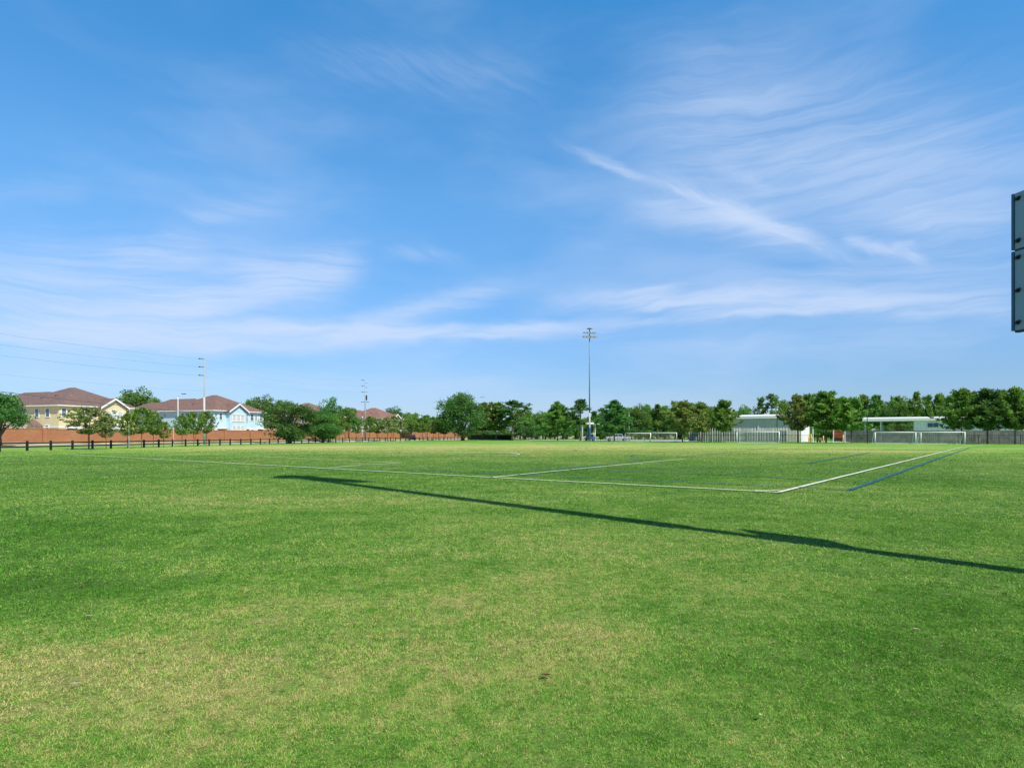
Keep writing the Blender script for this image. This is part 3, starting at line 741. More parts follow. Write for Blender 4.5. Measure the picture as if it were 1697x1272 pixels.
def hip(mb, x0, x1, y0, y1, ze, zr, rl, over=0.5, along='x'):
    x0 -= over; x1 += over; y0 -= over; y1 += over
    cx, cy = (x0 + x1) / 2, (y0 + y1) / 2
    a, b = ((cx - rl / 2, cy, zr), (cx + rl / 2, cy, zr)) if along == 'x' else ((cx, cy - rl / 2, zr), (cx, cy + rl / 2, zr))
    v = [(x0, y0, ze), (x1, y0, ze), (x1, y1, ze), (x0, y1, ze), a, b]
    if along == 'x': f = [(0, 1, 5, 4), (2, 3, 4, 5), (1, 2, 5), (3, 0, 4), (3, 2, 1, 0)]
    else: f = [(0, 1, 4), (1, 2, 5, 4), (2, 3, 5), (3, 0, 4, 5), (3, 2, 1, 0)]
    mb.add(v, f)

def house(corner, label, wall_col, low_col, gx0, gx1, wins, ends, porch=None, arch=True, lowwins=(), lowends=(), entries=()):
    rz = math.atan2(WD.y, WD.x)
    r = thing("house", corner, label, "house", rz)
    ZE = 6.42; W = 15.5; roof_tex = next(ROOFS)
    wm = mat("stucco_" + label.split()[0] + str(len(MATS)), wall_col, 0.9, var=0.05)
    lm = mat("lower_stucco_" + label.split()[0] + str(len(MATS)), low_col, 0.9, var=0.05)
    up = MB(); up.box(0, W, 0, W, 2.62, ZE); up.box(0.35, 12.6, W, 23, 2.62, ZE - 0.08); up.box(0.7, 10.5, 23, 29.5, 2.62, ZE - 0.16)
    up.build("wall", wm, r)
    lo = MB(); lo.box(0, W, 0, W, -0.3, 2.40); lo.box(0.35, 12.6, W, 23, -0.3, 2.40); lo.box(0.7, 10.5, 23, 29.5, -0.3, 2.40)
    lo.build("lower_wall", lm, r)
    bd = MB(); bd.box(-0.06, W + 0.06, -0.06, W + 0.06, 2.40, 2.62); bd.box(0.30, 12.66, W + 0.06, 23, 2.40, 2.62); bd.box(0.64, 10.56, 23, 29.56, 2.40, 2.62)
    bd.build("belt_band", trim, r)
    rf = MB(); hip(rf, 0, W, 0, W, ZE + 0.22, 10.55, 1.6, 0.55, 'y'); hip(rf, 0.35, 12.6, 9.0, 23.5, ZE + 0.14, 9.75, 8.0, 0.5, 'y'); hip(rf, 0.7, 10.5, 17, 29.5, ZE + 0.06, 8.95, 6.5, 0.45, 'y')
    ro = rf.build("roof", roof_tex, r)
    for x, y, z in ((3.6, 6.0, 8.55), (2.6, 8.6, 8.05)):
        vt = MB(); vt.box(x - 0.25, x + 0.25, y - 0.25, y + 0.25, z - 0.3, z + 0.22); vt.build("roof_vent", roof_tex, ro)
    fa = MB()
    for (a, b, c, d, z, o) in ((0, W, 0, W, ZE, 0.58), (0.35, 12.6, W, 23.5, ZE - 0.08, 0.53), (0.7, 10.5, 23.5, 29.5, ZE - 0.16, 0.48)):
        fa.box(a - o, b + o, c - (o if c == 0 else -0.62), d + o, z, z + 0.2)
    fa.build("fascia", trim, r)
    # gabled bay on the road side
    gp_ = 1.1; gm = (gx0 + gx1) / 2; gh = 0.62 * (gx1 - gx0) / 2
    by = MB(); by.prism([(gx0, -0.3), (gx1, -0.3), (gx1, ZE), (gm, ZE + gh), (gx0, ZE)], 'y', -gp_, -0.002)
    by.build("gable_bay", wm, r)
    gr_ = MB()
    for sx in (-1, 1):
        e = (gm + sx * ((gx1 - gx0) / 2 + 0.5), ZE + 0.02 - 0.31 + 0.12); t = (gm, ZE + gh + 0.12)
        gr_.prism([e, t, (t[0], t[1] + 0.2), (e[0], e[1] + 0.2)], 'y', -gp_ - 0.42, 5.2)
    gr_.build("gable_roof", roof_tex, r)
    rk = MB()
    for sx in (-1, 1):
        e = (gm + sx * ((gx1 - gx0) / 2 + 0.5), ZE - 0.19 - 0.14); t = (gm, ZE + gh + 0.09 - 0.12)
        rk.prism([e, t, (t[0], t[1] + 0.38), (e[0], e[1] + 0.38)], 'y', -gp_ - 0.50, -gp_ - 0.425)
    rk.build("rake_trim", trim, r)
    def window(side, u, z0, w, h, y=0.0, pane=glass, arched=False):
        fr = MB(); pn = MB(); t = 0.14
        def bx(m, a, b, c, d, p, q):
            if side == 'f': m.box(a, b, y - q, y - p, c, d)
            else: m.box(y - q, y - p, a, b, c, d)
        bx(fr, u - w / 2 - t, u - w / 2, z0 - t, z0 + h + t, 0.003, 0.09); bx(fr, u + w / 2, u + w / 2 + t, z0 - t, z0 + h + t, 0.003, 0.09)
        bx(fr, u - w / 2, u + w / 2, z0 - t, z0, 0.003, 0.09); bx(fr, u - w / 2, u + w / 2, z0 + h, z0 + h + t, 0.003, 0.09)
        bx(fr, u - w / 2, u + w / 2, z0 + h / 2 - 0.03, z0 + h / 2 + 0.03, 0.045, 0.075)
        if arched and side == 'f':
            k = 10; pts = [(u + (w / 2 + t) * math.cos(math.pi * i / k), z0 + h + t + 0.55 * (w / 2 + t) * math.sin(math.pi * i / k)) for i in range(k + 1)]
            fr.prism(pts, 'y', y - 0.09, y - 0.003)
        f = fr.build("window", trim, r)
        bx(pn, u - w / 2, u + w / 2, z0, z0 + h, 0.004, 0.04); pn.build("pane", pane, f)
    for (u, w) in wins: window('f', u, 4.55, w, 1.4)
    for (u, w) in lowwins: window('f', u, 0.9, w, 1.4)
    for i in (-1, 0, 1): window('f', gm + i * 1.25, 4.25, 0.92, 1.35, -gp_, blind, arch and i == 0)
    for i in (-1, 0, 1): window('f', gm + i * 1.25, 1.2, 0.92, 1.9, -gp_, blind)
    for (u, w) in ends: window('e', u, 4.45, w, 1.5)
    for (u, w) in lowends: window('e', u, 0.9, w, 1.9)
    for (u, w) in entries:
        dr = MB(); dr.box(u - w / 2, u + w / 2, -0.05, -0.004, 0.0, 2.38); d = dr.build("doorway", dark_open, r)
        hd = MB(); hd.box(u - w / 2 - 0.2, u + w / 2 + 0.2, -0.75, -0.07, 2.44, 2.56); hd.build("canopy", trim, d)
    if porch:
        pm = MB(); a, b = porch; m_ = (a + b) / 2
        pm.prism([(a, 2.66), (b, 2.66), (m_, 3.75)], 'x', -1.5, -0.004)
        po = pm.build("porch_gable", wm, r)
        pr_ = MB()
        for sx in (-1, 1):
            e = (m_ + sx * ((b - a) / 2 + 0.35), 2.58); t = (m_, 3.80)
            pr_.prism([e, t, (t[0], t[1] + 0.15), (e[0], e[1] + 0.15)], 'x', -1.75, -0.01)
        pr_.build("porch_roof", roof_tex, po)
        for yy in (a + 0.15, b - 0.15):
            pt = MB(); pt.box(-1.42, -1.22, yy - 0.1, yy + 0.1, -0.3, 2.64); pt.build("porch_post", trim, po)
        do = MB(); do.box(-0.05, -0.004, m_ - 0.9, m_ + 0.9, 0, 2.2); do.build("doorway", dark_open, r)
    return r

house((-83.7, 117, 0.55), "pale yellow two storey house with brown hip roof, leftmost behind the brick wall", (0.72, 0.61, 0.37), (0.78, 0.69, 0.48), 7.5, 12.6,
      [(0.9, 0.8), (4.3, 0.9), (6.3, 0.8), (13.7, 0.7)], [(3.0, 0.95), (6.0, 0.95), (9.5, 0.95), (18, 0.95)], porch=(4.6, 8.4), lowwins=[(2, 1.2), (4.6, 1.2), (14, 1)], lowends=[(3.2, 0.9), (10, 1.0)])
house((-66.5, 141, 0.55), "light blue two storey house with white trim behind the brick wall", (0.50, 0.67, 0.75), (0.68, 0.77, 0.80), 3.7, 8.8,
      [(2.1, 0.75), (9.9, 0.5), (11.6, 0.9), (12.9, 0.4), (14.5, 0.55)], [(2.5, 0.9), (5.5, 0.9), (9, 0.9), (18, 0.9)], entries=[(2.3, 1.9), (9.7, 1.5), (14.4, 1.5)], lowwins=[(11.7, 0.9)], lowends=[(4, 1.0), (9, 1.0)])
house((-56.3, 178, 0.55), "tan house mostly hidden by dark oaks, only roof and a wall corner showing", (0.62, 0.47, 0.28), (0.66, 0.54, 0.36), 5.0, 10.2,
      [(2.5, 0.9), (12.5, 0.9)], [(3, 0.9), (7, 0.9)], lowwins=[(2.5, 0.9)])
house((-44.0, 212, 0.55), "cream house with rust red roof and small gable, rightmost beyond the wall", (0.62, 0.58, 0.47), (0.68, 0.64, 0.55), 6.0, 11.0,
      [(2.5, 0.9), (13.5, 0.9)], [(3, 0.9), (7, 0.9), (11, 0.9)], arch=False, lowwins=[(2.5, 0.9)])

# ------------------------------------------------------------------ brick wall
brick = bpy.data.materials.new("red_brick"); brick.use_nodes = True
def _brick():
    t = brick.node_tree; N = NT(t); b = t.nodes['Principled BSDF']; b.inputs['Roughness'].default_value = 0.95
    g = N.n('ShaderNodeTexCoord'); p = N.sep(g.outputs['Object'])
    br = N.n('ShaderNodeTexBrick'); t.links.new(N.xyz(N.m('ADD', p[0], p[1]), p[2]), br.inputs['Vector'])
    br.inputs['Scale'].default_value = 1.0; br.inputs['Brick Width'].default_value = 0.42; br.inputs['Row Height'].default_value = 0.10; br.inputs['Mortar Size'].default_value = 0.012
    br.inputs['Color1'].default_value = c4(0.30, 0.105, 0.042); br.inputs['Color2'].default_value = c4(0.40, 0.155, 0.066); br.inputs['Mortar'].default_value = c4(0.36, 0.21, 0.12)
    nz = N.noise(N.xyz(p[0], p[1], N.m('MULTIPLY', p[2], 2.0)), 0.35, 4, 0.6)
    t.links.new(N.mix(N.m('MULTIPLY', N.smooth(nz, 0.45, 0.75), 0.35), br.outputs['Color'], c4(0.44, 0.24, 0.12)), b.inputs['Base Color'])
_brick()
rz = math.atan2(WD.y, WD.x)
bw = thing("brick_wall", WALL0 + WD * -50 + Vector((0, 0, 0.5)), "long red brick wall between the road and the houses", "wall", rz)
mb = MB(); mb.box(0, 225, -0.12, 0.12, -0.2, 2.0); mb.build("wall_panel", brick, bw)
mb = MB(); mb.box(0, 225, -0.16, 0.16, 2.0, 2.1); mb.build("coping", brick, bw)
for i in range(32):
    s = 70 - 7.2 * 8 + 0.4 + i * 7.2 - 7.2
    big = i % 3 == 2
    mb = MB(); mb.box(s - 0.28, s + 0.28, -0.36, 0.30, -0.2, 2.28 if big else 2.14)
    if big: mb.box(s - 0.36, s + 0.36, -0.44, 0.38, 2.28, 2.42)
    mb.build("pillar", brick, bw)

# ------------------------------------------------------------------ black rail fence
black_w = mat("black_painted_wood", (0.022, 0.022, 0.022), 0.7, var=0.3)
FP = [Vector(p) for p in ((-56, 30, 0), (-51.5, 50, 0), (-48.6, 62.2, 0), (-44.6, 100, 0), (-38.8, 134, 0), (-29, 168, 0), (-15, 213, 0))]
def resample(P, step):
    out = [P[0].copy()]; acc = 0.0
    for a, b in zip(P, P[1:]):
        L = (b - a).length; t = step - acc
        while t <= L: out.append(a.lerp(b, t / L)); t += step
        acc = L - (t - step)
    return out
FQ = resample(FP, 2.85)
fo = FQ[0]
fence = thing("rail_fence", fo, "low black two rail timber fence along the left side of the field", "fence")
for p in FQ:
    q = p - fo; mb = MB()
    j = random.uniform(-0.02, 0.02)
    mb.box(q.x - 0.085, q.x + 0.085, q.y - 0.085, q.y + 0.085, -0.1, 0.98 + j)
    mb.prism([(q.x - 0.085, 0.98 + j), (q.x + 0.085, 0.98 + j), (q.x, 1.02 + j)], 'y', q.y - 0.085, q.y + 0.085)
    mb.build("post", black_w, fence)
for z in (0.43, 0.80):
    mb = MB()
    for a, b in zip(FQ, FQ[1:]):
        o = (b - a).cross(Vector((0, 0, 1))).normalized() * 0.11
        mb.bar(a - fo + o + Vector((0, 0, z)), b - fo + o + Vector((0, 0, z)), 0.04, 0.15)
    mb.build("rail", black_w, fence)

# ------------------------------------------------------------------ chain link fence and dark screen
wire = mat("black_wire", (0.03, 0.03, 0.03), 0.6)
screen_m = mat("dark_screen_cloth", (0.016, 0.022, 0.018), 0.9, var=0.3)
CP = [at(px, d) for px, d in ((775, 211), (850, 185), (1000, 165), (1142, 143), (1300, 132), (1697, 112), (1790, 108))]
CQ = resample(CP, 3.0); co = CQ[0]
cl = thing("chain_link_fence", co, "black chain link fence along the far side of the field", "fence")
for p in CQ:
    q = p - co; mb = MB(); mb.tube([(q.x, q.y, -0.1), (q.x, q.y, 1.62)], 0.045, 8); mb.build("post", wire, cl)
for z in (0.08, 1.58):
    mb = MB()
    for a, b in zip(CQ, CQ[1:]): mb.bar(a - co + Vector((0, 0, z)), b - co + Vector((0, 0, z)), 0.05, 0.05)
    mb.build("rail", wire, cl)
mb = MB()
for a, b in zip(CQ, CQ[1:]):
    d = (b - a); L = d.length; d = d / L; k = int(L / 0.16)
    for i in range(k):
        for sgn in (0, 1):
            x0 = i * 0.16; x1 = x0 + 0.8
            if x1 > L: continue
            p = a - co + d * (x0 if sgn == 0 else x1); q = a - co + d * (x1 if sgn == 0 else x0)
            w = d * 0.007
            mb.add([p - w + Vector((0, 0, 0.1)), p + w + Vector((0, 0, 0.1)), q + w + Vector((0, 0, 1.56)), q - w + Vector((0, 0, 1.56))], [(0, 1, 2, 3)])
mb.build("wire_mesh", wire, cl)
mb = MB()
for a, b in zip(CQ, CQ[1:]):
    if (b.x / b.y) * FPX + CX < 862:
        n_ = Vector((0, -0.09, 0)); mb.bar(a - co + n_ + Vector((0, 0, 0.85)), b - co + n_ + Vector((0, 0, 0.85)), 0.02, 1.55)
tag_o = mb.build("privacy_screen", screen_m, cl)

# ------------------------------------------------------------------ grey timber fence on the right
grey_w = mat("weathered_grey_wood", (0.23, 0.21, 0.21), 0.9, var=0.3, vscale=1.2)
GP_ = [at(px, d) for px, d in ((1400, 140), (1560, 128), (1800, 116))]
go = GP_[0]; gf = thing("timber_fence", go, "grey weathered board fence behind the goals on the right", "fence")
mb = MB(); i = 0
GQ = resample(GP_, 0.165)
for a, b in zip(GQ, GQ[1:]):
    i += 1; h = 2.5 + random.uniform(-0.03, 0.03); off = Vector((0, 0.03 * (i % 2), 0)); m_ = a.lerp(b, 0.94)
    mb.add([a - go + off, m_ - go + off, m_ - go + off + Vector((0, 0, h)), a - go + off + Vector((0, 0, h)),
            a - go + off + Vector((0, .025, 0)), m_ - go + off + Vector((0, .025, 0)), m_ - go + off + Vector((0, .025, h)), a - go + off + Vector((0, .025, h))],
           [(0, 1, 2, 3), (5, 4, 7, 6), (1, 5, 6, 2), (4, 0, 3, 7), (3, 2, 6, 7)])
mb.build("board_panel", grey_w, gf)
for z in (0.5, 2.1):
    mb = MB()
    for a, b in zip(GP_, GP_[1:]): mb.bar(a - go + Vector((0, 0.11, z)), b - go + Vector((0, 0.11, z)), 0.06, 0.1)
    mb.build("rail", grey_w, gf)
for p in resample(GP_, 2.6):
    q = p - go; mb = MB(); mb.box(q.x - 0.06, q.x + 0.06, q.y + 0.15, q.y + 0.27, -0.1, 2.45); mb.build("post", grey_w, gf)

# ------------------------------------------------------------------ white slat fence
slat_m = mat("white_vinyl", (0.74, 0.74, 0.72), 0.6, var=0.06)
SP = [at(1142, 151), at(1305, 138)]; so = SP[0]
wf = thing("slat_fence", so, "tall fence of spaced white upright slats before the grey shed", "fence")
mb = MB(); SQ = resample(SP, 0.56); dS = (SP[1] - SP[0]).normalized()
for i, p in enumerate(SQ):
    if i in (22, 23): continue
    q = p - so + dS * random.uniform(-0.07, 0.07); w = random.choice((0.13, 0.16, 0.20))
    mb.bar(q + Vector((0, -0.06, 0)), q + Vector((0, -0.06, 3.15 + random.uniform(-0.05, 0.12))), w, 0.05, dS)
mb.build("slats", slat_m, wf)
back_m = mat("grey_backing_sheet", (0.40, 0.41, 0.42), 0.8, var=0.15)
mb = MB(); bvec = SP[1] - so; mb.bar(Vector((0, 0.04, 1.35)), bvec + Vector((0, 0.04, 1.35)), 0.02, 2.4); mb.build("backing_sheet", back_m, wf)
for z in (0.4, 1.7):
    mb = MB(); mb.bar(Vector((0, 0.0, z)), SP[1] - so + Vector((0, 0.0, z)), 0.03, 0.06); mb.build("rail", wire, wf)
for p in resample(SP, 2.9):
    q = p - so; mb = MB(); mb.tube([(q.x, q.y + 0.08, -0.1), (q.x, q.y + 0.08, 2.6)], 0.05); mb.build("post", slat_m, wf)

# ------------------------------------------------------------------ sheds
def ribbed(mb, x0, x1, y, z0, z1, step=0.3, depth=0.05):
    k = max(1, int((x1 - x0) / step)); s = (x1 - x0) / k
    for i in range(k):
        a = x0 + i * s
        mb.add([(a, y, z0), (a + s * 0.55, y, z0), (a + s * 0.65, y - depth, z0), (a + s * 0.9, y - depth, z0), (a + s, y, z0),
                (a, y, z1), (a + s * 0.55, y, z1), (a + s * 0.65, y - depth, z1), (a + s * 0.9, y - depth, z1), (a + s, y, z1)],
               [(0, 1, 6, 5), (1, 2, 7, 6), (2, 3, 8, 7), (3, 4, 9, 8)])
metal_g = mat("grey_green_cladding", (0.70, 0.63, 0.55), 0.6, var=0.06)
metal_w = mat("white_cladding", (0.74, 0.76, 0.76), 0.55, var=0.05)
metal_b = mat("pale_blue_cladding", (0.90, 0.85, 0.80), 0.5, var=0.05)
conc = mat("pale_concrete", (0.52, 0.50, 0.46), 0.9, var=0.12)
SA = Vector((0.85, -0.53, 0)).normalized(); srz = math.atan2(SA.y, SA.x)
gs = thing("metal_shed", Vector((64.3, 141, 0)) - SA * 17.4, "long grey metal shed with white roof edge behind the slat fence", "shed", srz)
mb = MB(); mb.box(0, 17.4, 0.06, 14, -0.2, 5.35); mb.build("wall", metal_g, gs)
mb = MB(); ribbed(mb, 0, 17.4, 0.055, 0, 5.35); mb.build("cladding", metal_g, gs)
mb = MB(); mb.box(17.402, 17.46, 0.0, 14.05, 0, 5.35); mb.build("end_wall", metal_w, gs)
mb = MB(); mb.prism([(-0.5, 5.36), (14.5, 5.36), (14.5, 5.95), (7, 6.5), (-0.5, 5.95)], 'x', -0.4, 17.9); mb.build("roof", metal_w, gs)
mb = MB(); mb.box(8.3, 8.55, -0.10, 0.0, 0, 5.3); mb.build("downpipe", slat_m, gs)

rs_ = thing("open_shed", at(1432, 150), "low pale blue metal building with an open carport at its left end", "shed", srz)
mb = MB(); mb.box(9.95, 30, 0.06, 10, -0.2, 4.85); mb.build("wall", metal_b, rs_)
mb = MB(); ribbed(mb, 9.95, 30, 0.055, 0, 4.85, 0.36, 0.06); mb.build("cladding", metal_b, rs_)
mb = MB(); mb.prism([(-0.6, 4.86), (10.4, 4.86), (10.4, 5.35), (5, 5.85), (-0.6, 5.45)], 'x', -0.3, 30.4); mb.build("roof", metal_w, rs_)
for x, y in ((0.2, 0.1), (3.4, 0.1), (0.2, 9.6), (3.4, 9.6)):
    mb = MB(); mb.box(x - 0.1, x + 0.1, y - 0.1, y + 0.1, 0, 4.84); mb.build("post", slat_m, rs_)
mb = MB(); mb.box(12.5, 14.7, -0.12, -0.015, 3.3, 4.4); wi = mb.build("window", trim, rs_)
for a in (12.58, 13.64):
    mb = MB(); mb.box(a, a + 0.98, -0.14, -0.121, 3.38, 4.32); mb.build("pane", glass, wi)

# car park beyond the far fence
mb = MB(); mb.add([at(868, 188, 0.02), at(1150, 152, 0.02), at(1160, 205, 0.02), at(880, 218, 0.02)], [(0, 1, 2, 3)])
struct(mb.build("car_park", mat("pale_asphalt", (0.40, 0.39, 0.37), 0.9, var=0.1, vscale=0.3)))

# yard between the sheds
mb = MB(); a, b = at(1338, 138), at(1412, 131)
mb.add([a + Vector((0, 0, 0.05)), b + Vector((0, 0, 0.05)), b + Vector((6, 14, 0.05)), a + Vector((6, 14, 0.05))], [(0, 1, 2, 3)])
mb.add([a, b, b + Vector((0, 0, 0.05)), a + Vector((0, 0, 0.05))], [(0, 1, 2, 3)])
struct(mb.build("yard_pavement", conc))
yellow = mat("safety_yellow", (0.80, 0.56, 0.05), 0.5, var=0.08)
def bollard(px, d, h, label):
    r = thing("bollard", at(px, d, 0.05), label, "bollard", group="yellow bollards in the yard")
    mb = MB(); mb.tube([(0, 0, 0), (0, 0, h - 0.06)], 0.13, 12); mb.build("post", yellow, r, True)
    mb = MB(); mb.tube([(0, 0, h - 0.06), (0, 0, h - 0.01), (0, 0, h + 0.04)], [0.135, 0.12, 0.05], 12); mb.build("cap", yellow, r, True)
bollard(1344, 138.5, 1.75, "yellow bollard beside the shed's white end wall")
bollard(1340.5, 141, 1.3, "shorter yellow bollard tucked behind the one by the white end wall")
bollard(1364.5, 139, 1.35, "yellow bollard standing alone in the middle of the yard")
bollard(1397.5, 136, 1.6, "yellow bollard right of the orange red bin")
def wpost(px, d, h, label):
    o = MB(); o.tube([(0, 0, 0), (0, 0, h)], 0.09, 10); o.tube([(0, 0, 0), (0, 0, 0.04)], 0.18, 10)
    ob = o.build("steel_post", slat_m); ob.location = at(px, d, 0.05); tag(ob, label, "post", "white posts in the yard")
wpost(1347.3, 142, 2.9, "white post behind the yellow bollards near the white end wall")
wpost(1381.2, 136, 2.6, "white post at the orange red bin's left corner")
wpost(1400.2, 140, 2.3, "white post right beside the rightmost yellow bollard")
rust = mat("orange_red_paint", (0.27, 0.07, 0.035), 0.7, var=0.25, vscale=1)
dk = mat("dark_metal", (0.04, 0.04, 0.045), 0.6)
sk = thing("waste_bin", at(1389, 146, 0.05), "orange red metal waste bin on a dark base in the yard", "bin", srz)
mb = MB(); mb.prism([(-0.95, 0.9), (0.95, 0.9), (1.15, 2.35), (-1.15, 2.35)], 'y', -0.8, 0.8); mb.build("body", rust, sk)
mb = MB(); mb.box(-1.2, 1.2, -0.86, 0.86, 2.352, 2.47); mb.build("rim", rust, sk)
mb = MB(); mb.box(-0.9, 0.9, -0.7, 0.7, 0.15, 0.895); mb.build("base", dk, sk)
for x in (-0.7, 0.7):
    mb = MB(); mb.tube([(x, -0.75, 0.2), (x, -0.60, 0.2)], 0.2, 12); mb.build("wheel", dk, sk)
bc = thing("hand_cart", at(1357.5, 136, 0.05), "small rust brown hand cart standing on the pale yard", "cart", 0.4)
br_m = mat("rust_brown", (0.30, 0.13, 0.08), 0.8, var=0.2)
mb = MB(); mb.prism([(-0.32, 0.45), (0.32, 0.45), (0.46, 1.0), (-0.46, 1.0)], 'y', -0.3, 0.3); mb.build("tray", br_m, bc)
mb = MB(); mb.tube([(0.4, -0.2, 0.55), (0.95, -0.2, 0.95)], 0.03); mb.tube([(0.4, 0.2, 0.55), (0.95, 0.2, 0.95)], 0.03); mb.tube([(0.95, -0.22, 0.95), (0.95, 0.22, 0.95)], 0.03); mb.build("handle", dk, bc)
for y in (-0.36, 0.36):
    mb = MB(); mb.tube([(-0.1, y - 0.04, 0.24), (-0.1, y + 0.04, 0.24)], 0.24, 14); mb.build("wheel", dk, bc)
    mb = MB(); mb.tube([(0.3, y * 0.7, 0), (0.3, y * 0.7, 0.46)], 0.03); mb.build("leg", dk, bc)

# ------------------------------------------------------------------ goals
net_m = mat("white_net", (0.62, 0.62, 0.60), 0.8)
goal_m = mat("white_goal_paint", (0.82, 0.82, 0.80), 0.45, var=0.03)
def goal(loc, rz, w, h, label, dep=1.9, top=0.7):
    r = thing("football_goal", loc, label, "goal", rz, "white football goals")
    for s in (-1, 1):
        x = s * w / 2
        mb = MB(); mb.tube([(x, 0, 0), (x, 0, h)], 0.08, 10); mb.build("post", goal_m, r, True)
        mb = MB(); mb.tube([(x, 0, h), (x, top, h), (x, dep, 0.04), (x, 0, 0.04)], 0.045, 8); mb.build("side_frame", goal_m, r)
    mb = MB(); mb.tube([(-w / 2 - 0.06, 0, h), (w / 2 + 0.06, 0, h)], 0.075, 10); mb.build("crossbar", goal_m, r, True)
    mb = MB(); mb.tube([(-w / 2, dep, 0.04), (w / 2, dep, 0.04)], 0.045, 8); mb.build("ground_bar", goal_m, r)
    mb = MB(); p = 0.22; t = 0.009
    def pr(y, z): return (y, z)
    k = int(w / p)
    for i in range(k + 1):
        x = -w / 2 + w * i / k
        mb.add([(x - t, top, h), (x + t, top, h), (x + t, dep, 0.05), (x - t, dep, 0.05)], [(0, 1, 2, 3)])
        mb.add([(x - t, 0, h), (x + t, 0, h), (x + t, top, h), (x - t, top, h)], [(0, 1, 2, 3)])
    for i in range(11):
        f = i / 10; y = top + (dep - top) * f; z = h - (h - 0.05) * f
        mb.add([(-w / 2, y, z + t), (w / 2, y, z + t), (w / 2, y, z - t), (-w / 2, y, z - t)], [(0, 1, 2, 3)])
        for s in (-1, 1):
            mb.add([(s * w / 2, 0, z + t), (s * w / 2, y, z + t), (s * w / 2, y, z - t), (s * w / 2, 0, z - t)], [(0, 1, 2, 3)])
    for s in (-1, 1):
        for i in range(1, 6):
            y = dep * i / 6; zt = h if y < top else h * (dep - y) / (dep - top)
            mb.add([(s * w / 2, y - t, 0.05), (s * w / 2, y + t, 0.05), (s * w / 2, y + t, zt), (s * w / 2, y - t, zt)], [(0, 1, 2, 3)])
    mb.build("net", net_m, r)
goal(at(1057, 158), R(-12), 6.3, 2.05, "left one of the two touching white goals beside the silver pickup")
goal(at(1099.5, 156), R(-12), 6.3, 2.15, "right one of the two touching white goals left of the slat fence")
goal(at(1256, 126.5), R(-18), 7.9, 2.25, "single white goal in front of the slat fence and grey shed")
goal(at(1488, 116), R(-14), 7.5, 2.1, "white goal below the open carport, left of its twin")
goal(at(1558, 111), R(-14), 7.6, 2.1, "white goal on the far right, below the shed window")

# ------------------------------------------------------------------ floodlight masts
steel = mat("galvanised_steel", (0.22, 0.26, 0.30), 0.6, 0.0, var=0.08)
steel_l = mat("pale_precast_concrete", (0.46, 0.47, 0.46), 0.8, var=0.06)
lamp_m = mat("lamp_housing", (0.24, 0.27, 0.29), 0.5, 0.3)
pad_m = mat("blue_padding", (0.035, 0.10, 0.17), 0.7)
def floodlight(loc, rz, H, label, wide, pad, br=(0.17, 0.08, 0.17)):
    r = thing("floodlight_mast", loc, label, "floodlight", rz)
    mb = MB(); mb.tube([(0, 0, -0.1), (0, 0, H * 0.25)], [br[0] + 0.03, br[0] + 0.012], 12); mb.build("base_pole", steel_l, r, True)
    mb = MB(); mb.tube([(0, 0, H * 0.25), (0, 0, H * 0.6), (0, 0, H)], [br[2], (br[2] + br[1]) / 2, br[1]], 12); mb.build("pole", steel, r, True)
    if pad:
        mb = MB(); mb.tube([(0, 0, 0.3), (0, 0, 3.6)], 0.42, 12); mb.tube([(-0.5, 0.05, 0.5), (-0.5, 0.05, 3.0)], 0.16, 8); mb.build("padding", pad_m, r)
    for zz, w in ((H - 1.15, wide), (H - 2.25, wide * 1.12)):
        mb = MB(); mb.box(-w / 2, w / 2, -0.04, 0.04, zz - 0.03, zz + 0.03); mb.build("crossarm", steel, r)
        for i in range(4):
            x = -w / 2 + w * (i + 0.5) / 4; l = w / 4 * 0.8
            mb = MB(); mb.prism([(-0.60, -0.36), (0.14, -0.16), (0.22, 0.12), (-0.10, 0.26), (-0.58, 0.02)], 'x', x - l / 2, x + l / 2)
            o = mb.build("luminaire", lamp_m, r); o.location = (0, -0.2, zz + 0.02)
    mb = MB(); mb.tube([(0, 0, H - 0.1), (0, 0, H), (0, 0, H + 0.22), (0, 0, H + 0.34)], [0.3, 0.85, 0.55, 0.1], 14); mb.build("top_cap", lamp_m, r)
    return r
floodlight(at(977, 172), R(10), hgt(543, 172) - 0.3, "tall slender floodlight mast with two rows of lamps, blue padding at its foot", 3.6, True, (0.22, 0.14, 0.18))
NP = Vector((6.62, 6.74, 0))
floodlight(NP, math.atan2(0.618, -0.786), 28.2, "near floodlight mast that casts the long shadow, just out of frame", 4.2, False, (0.15, 0.24, 0.25))

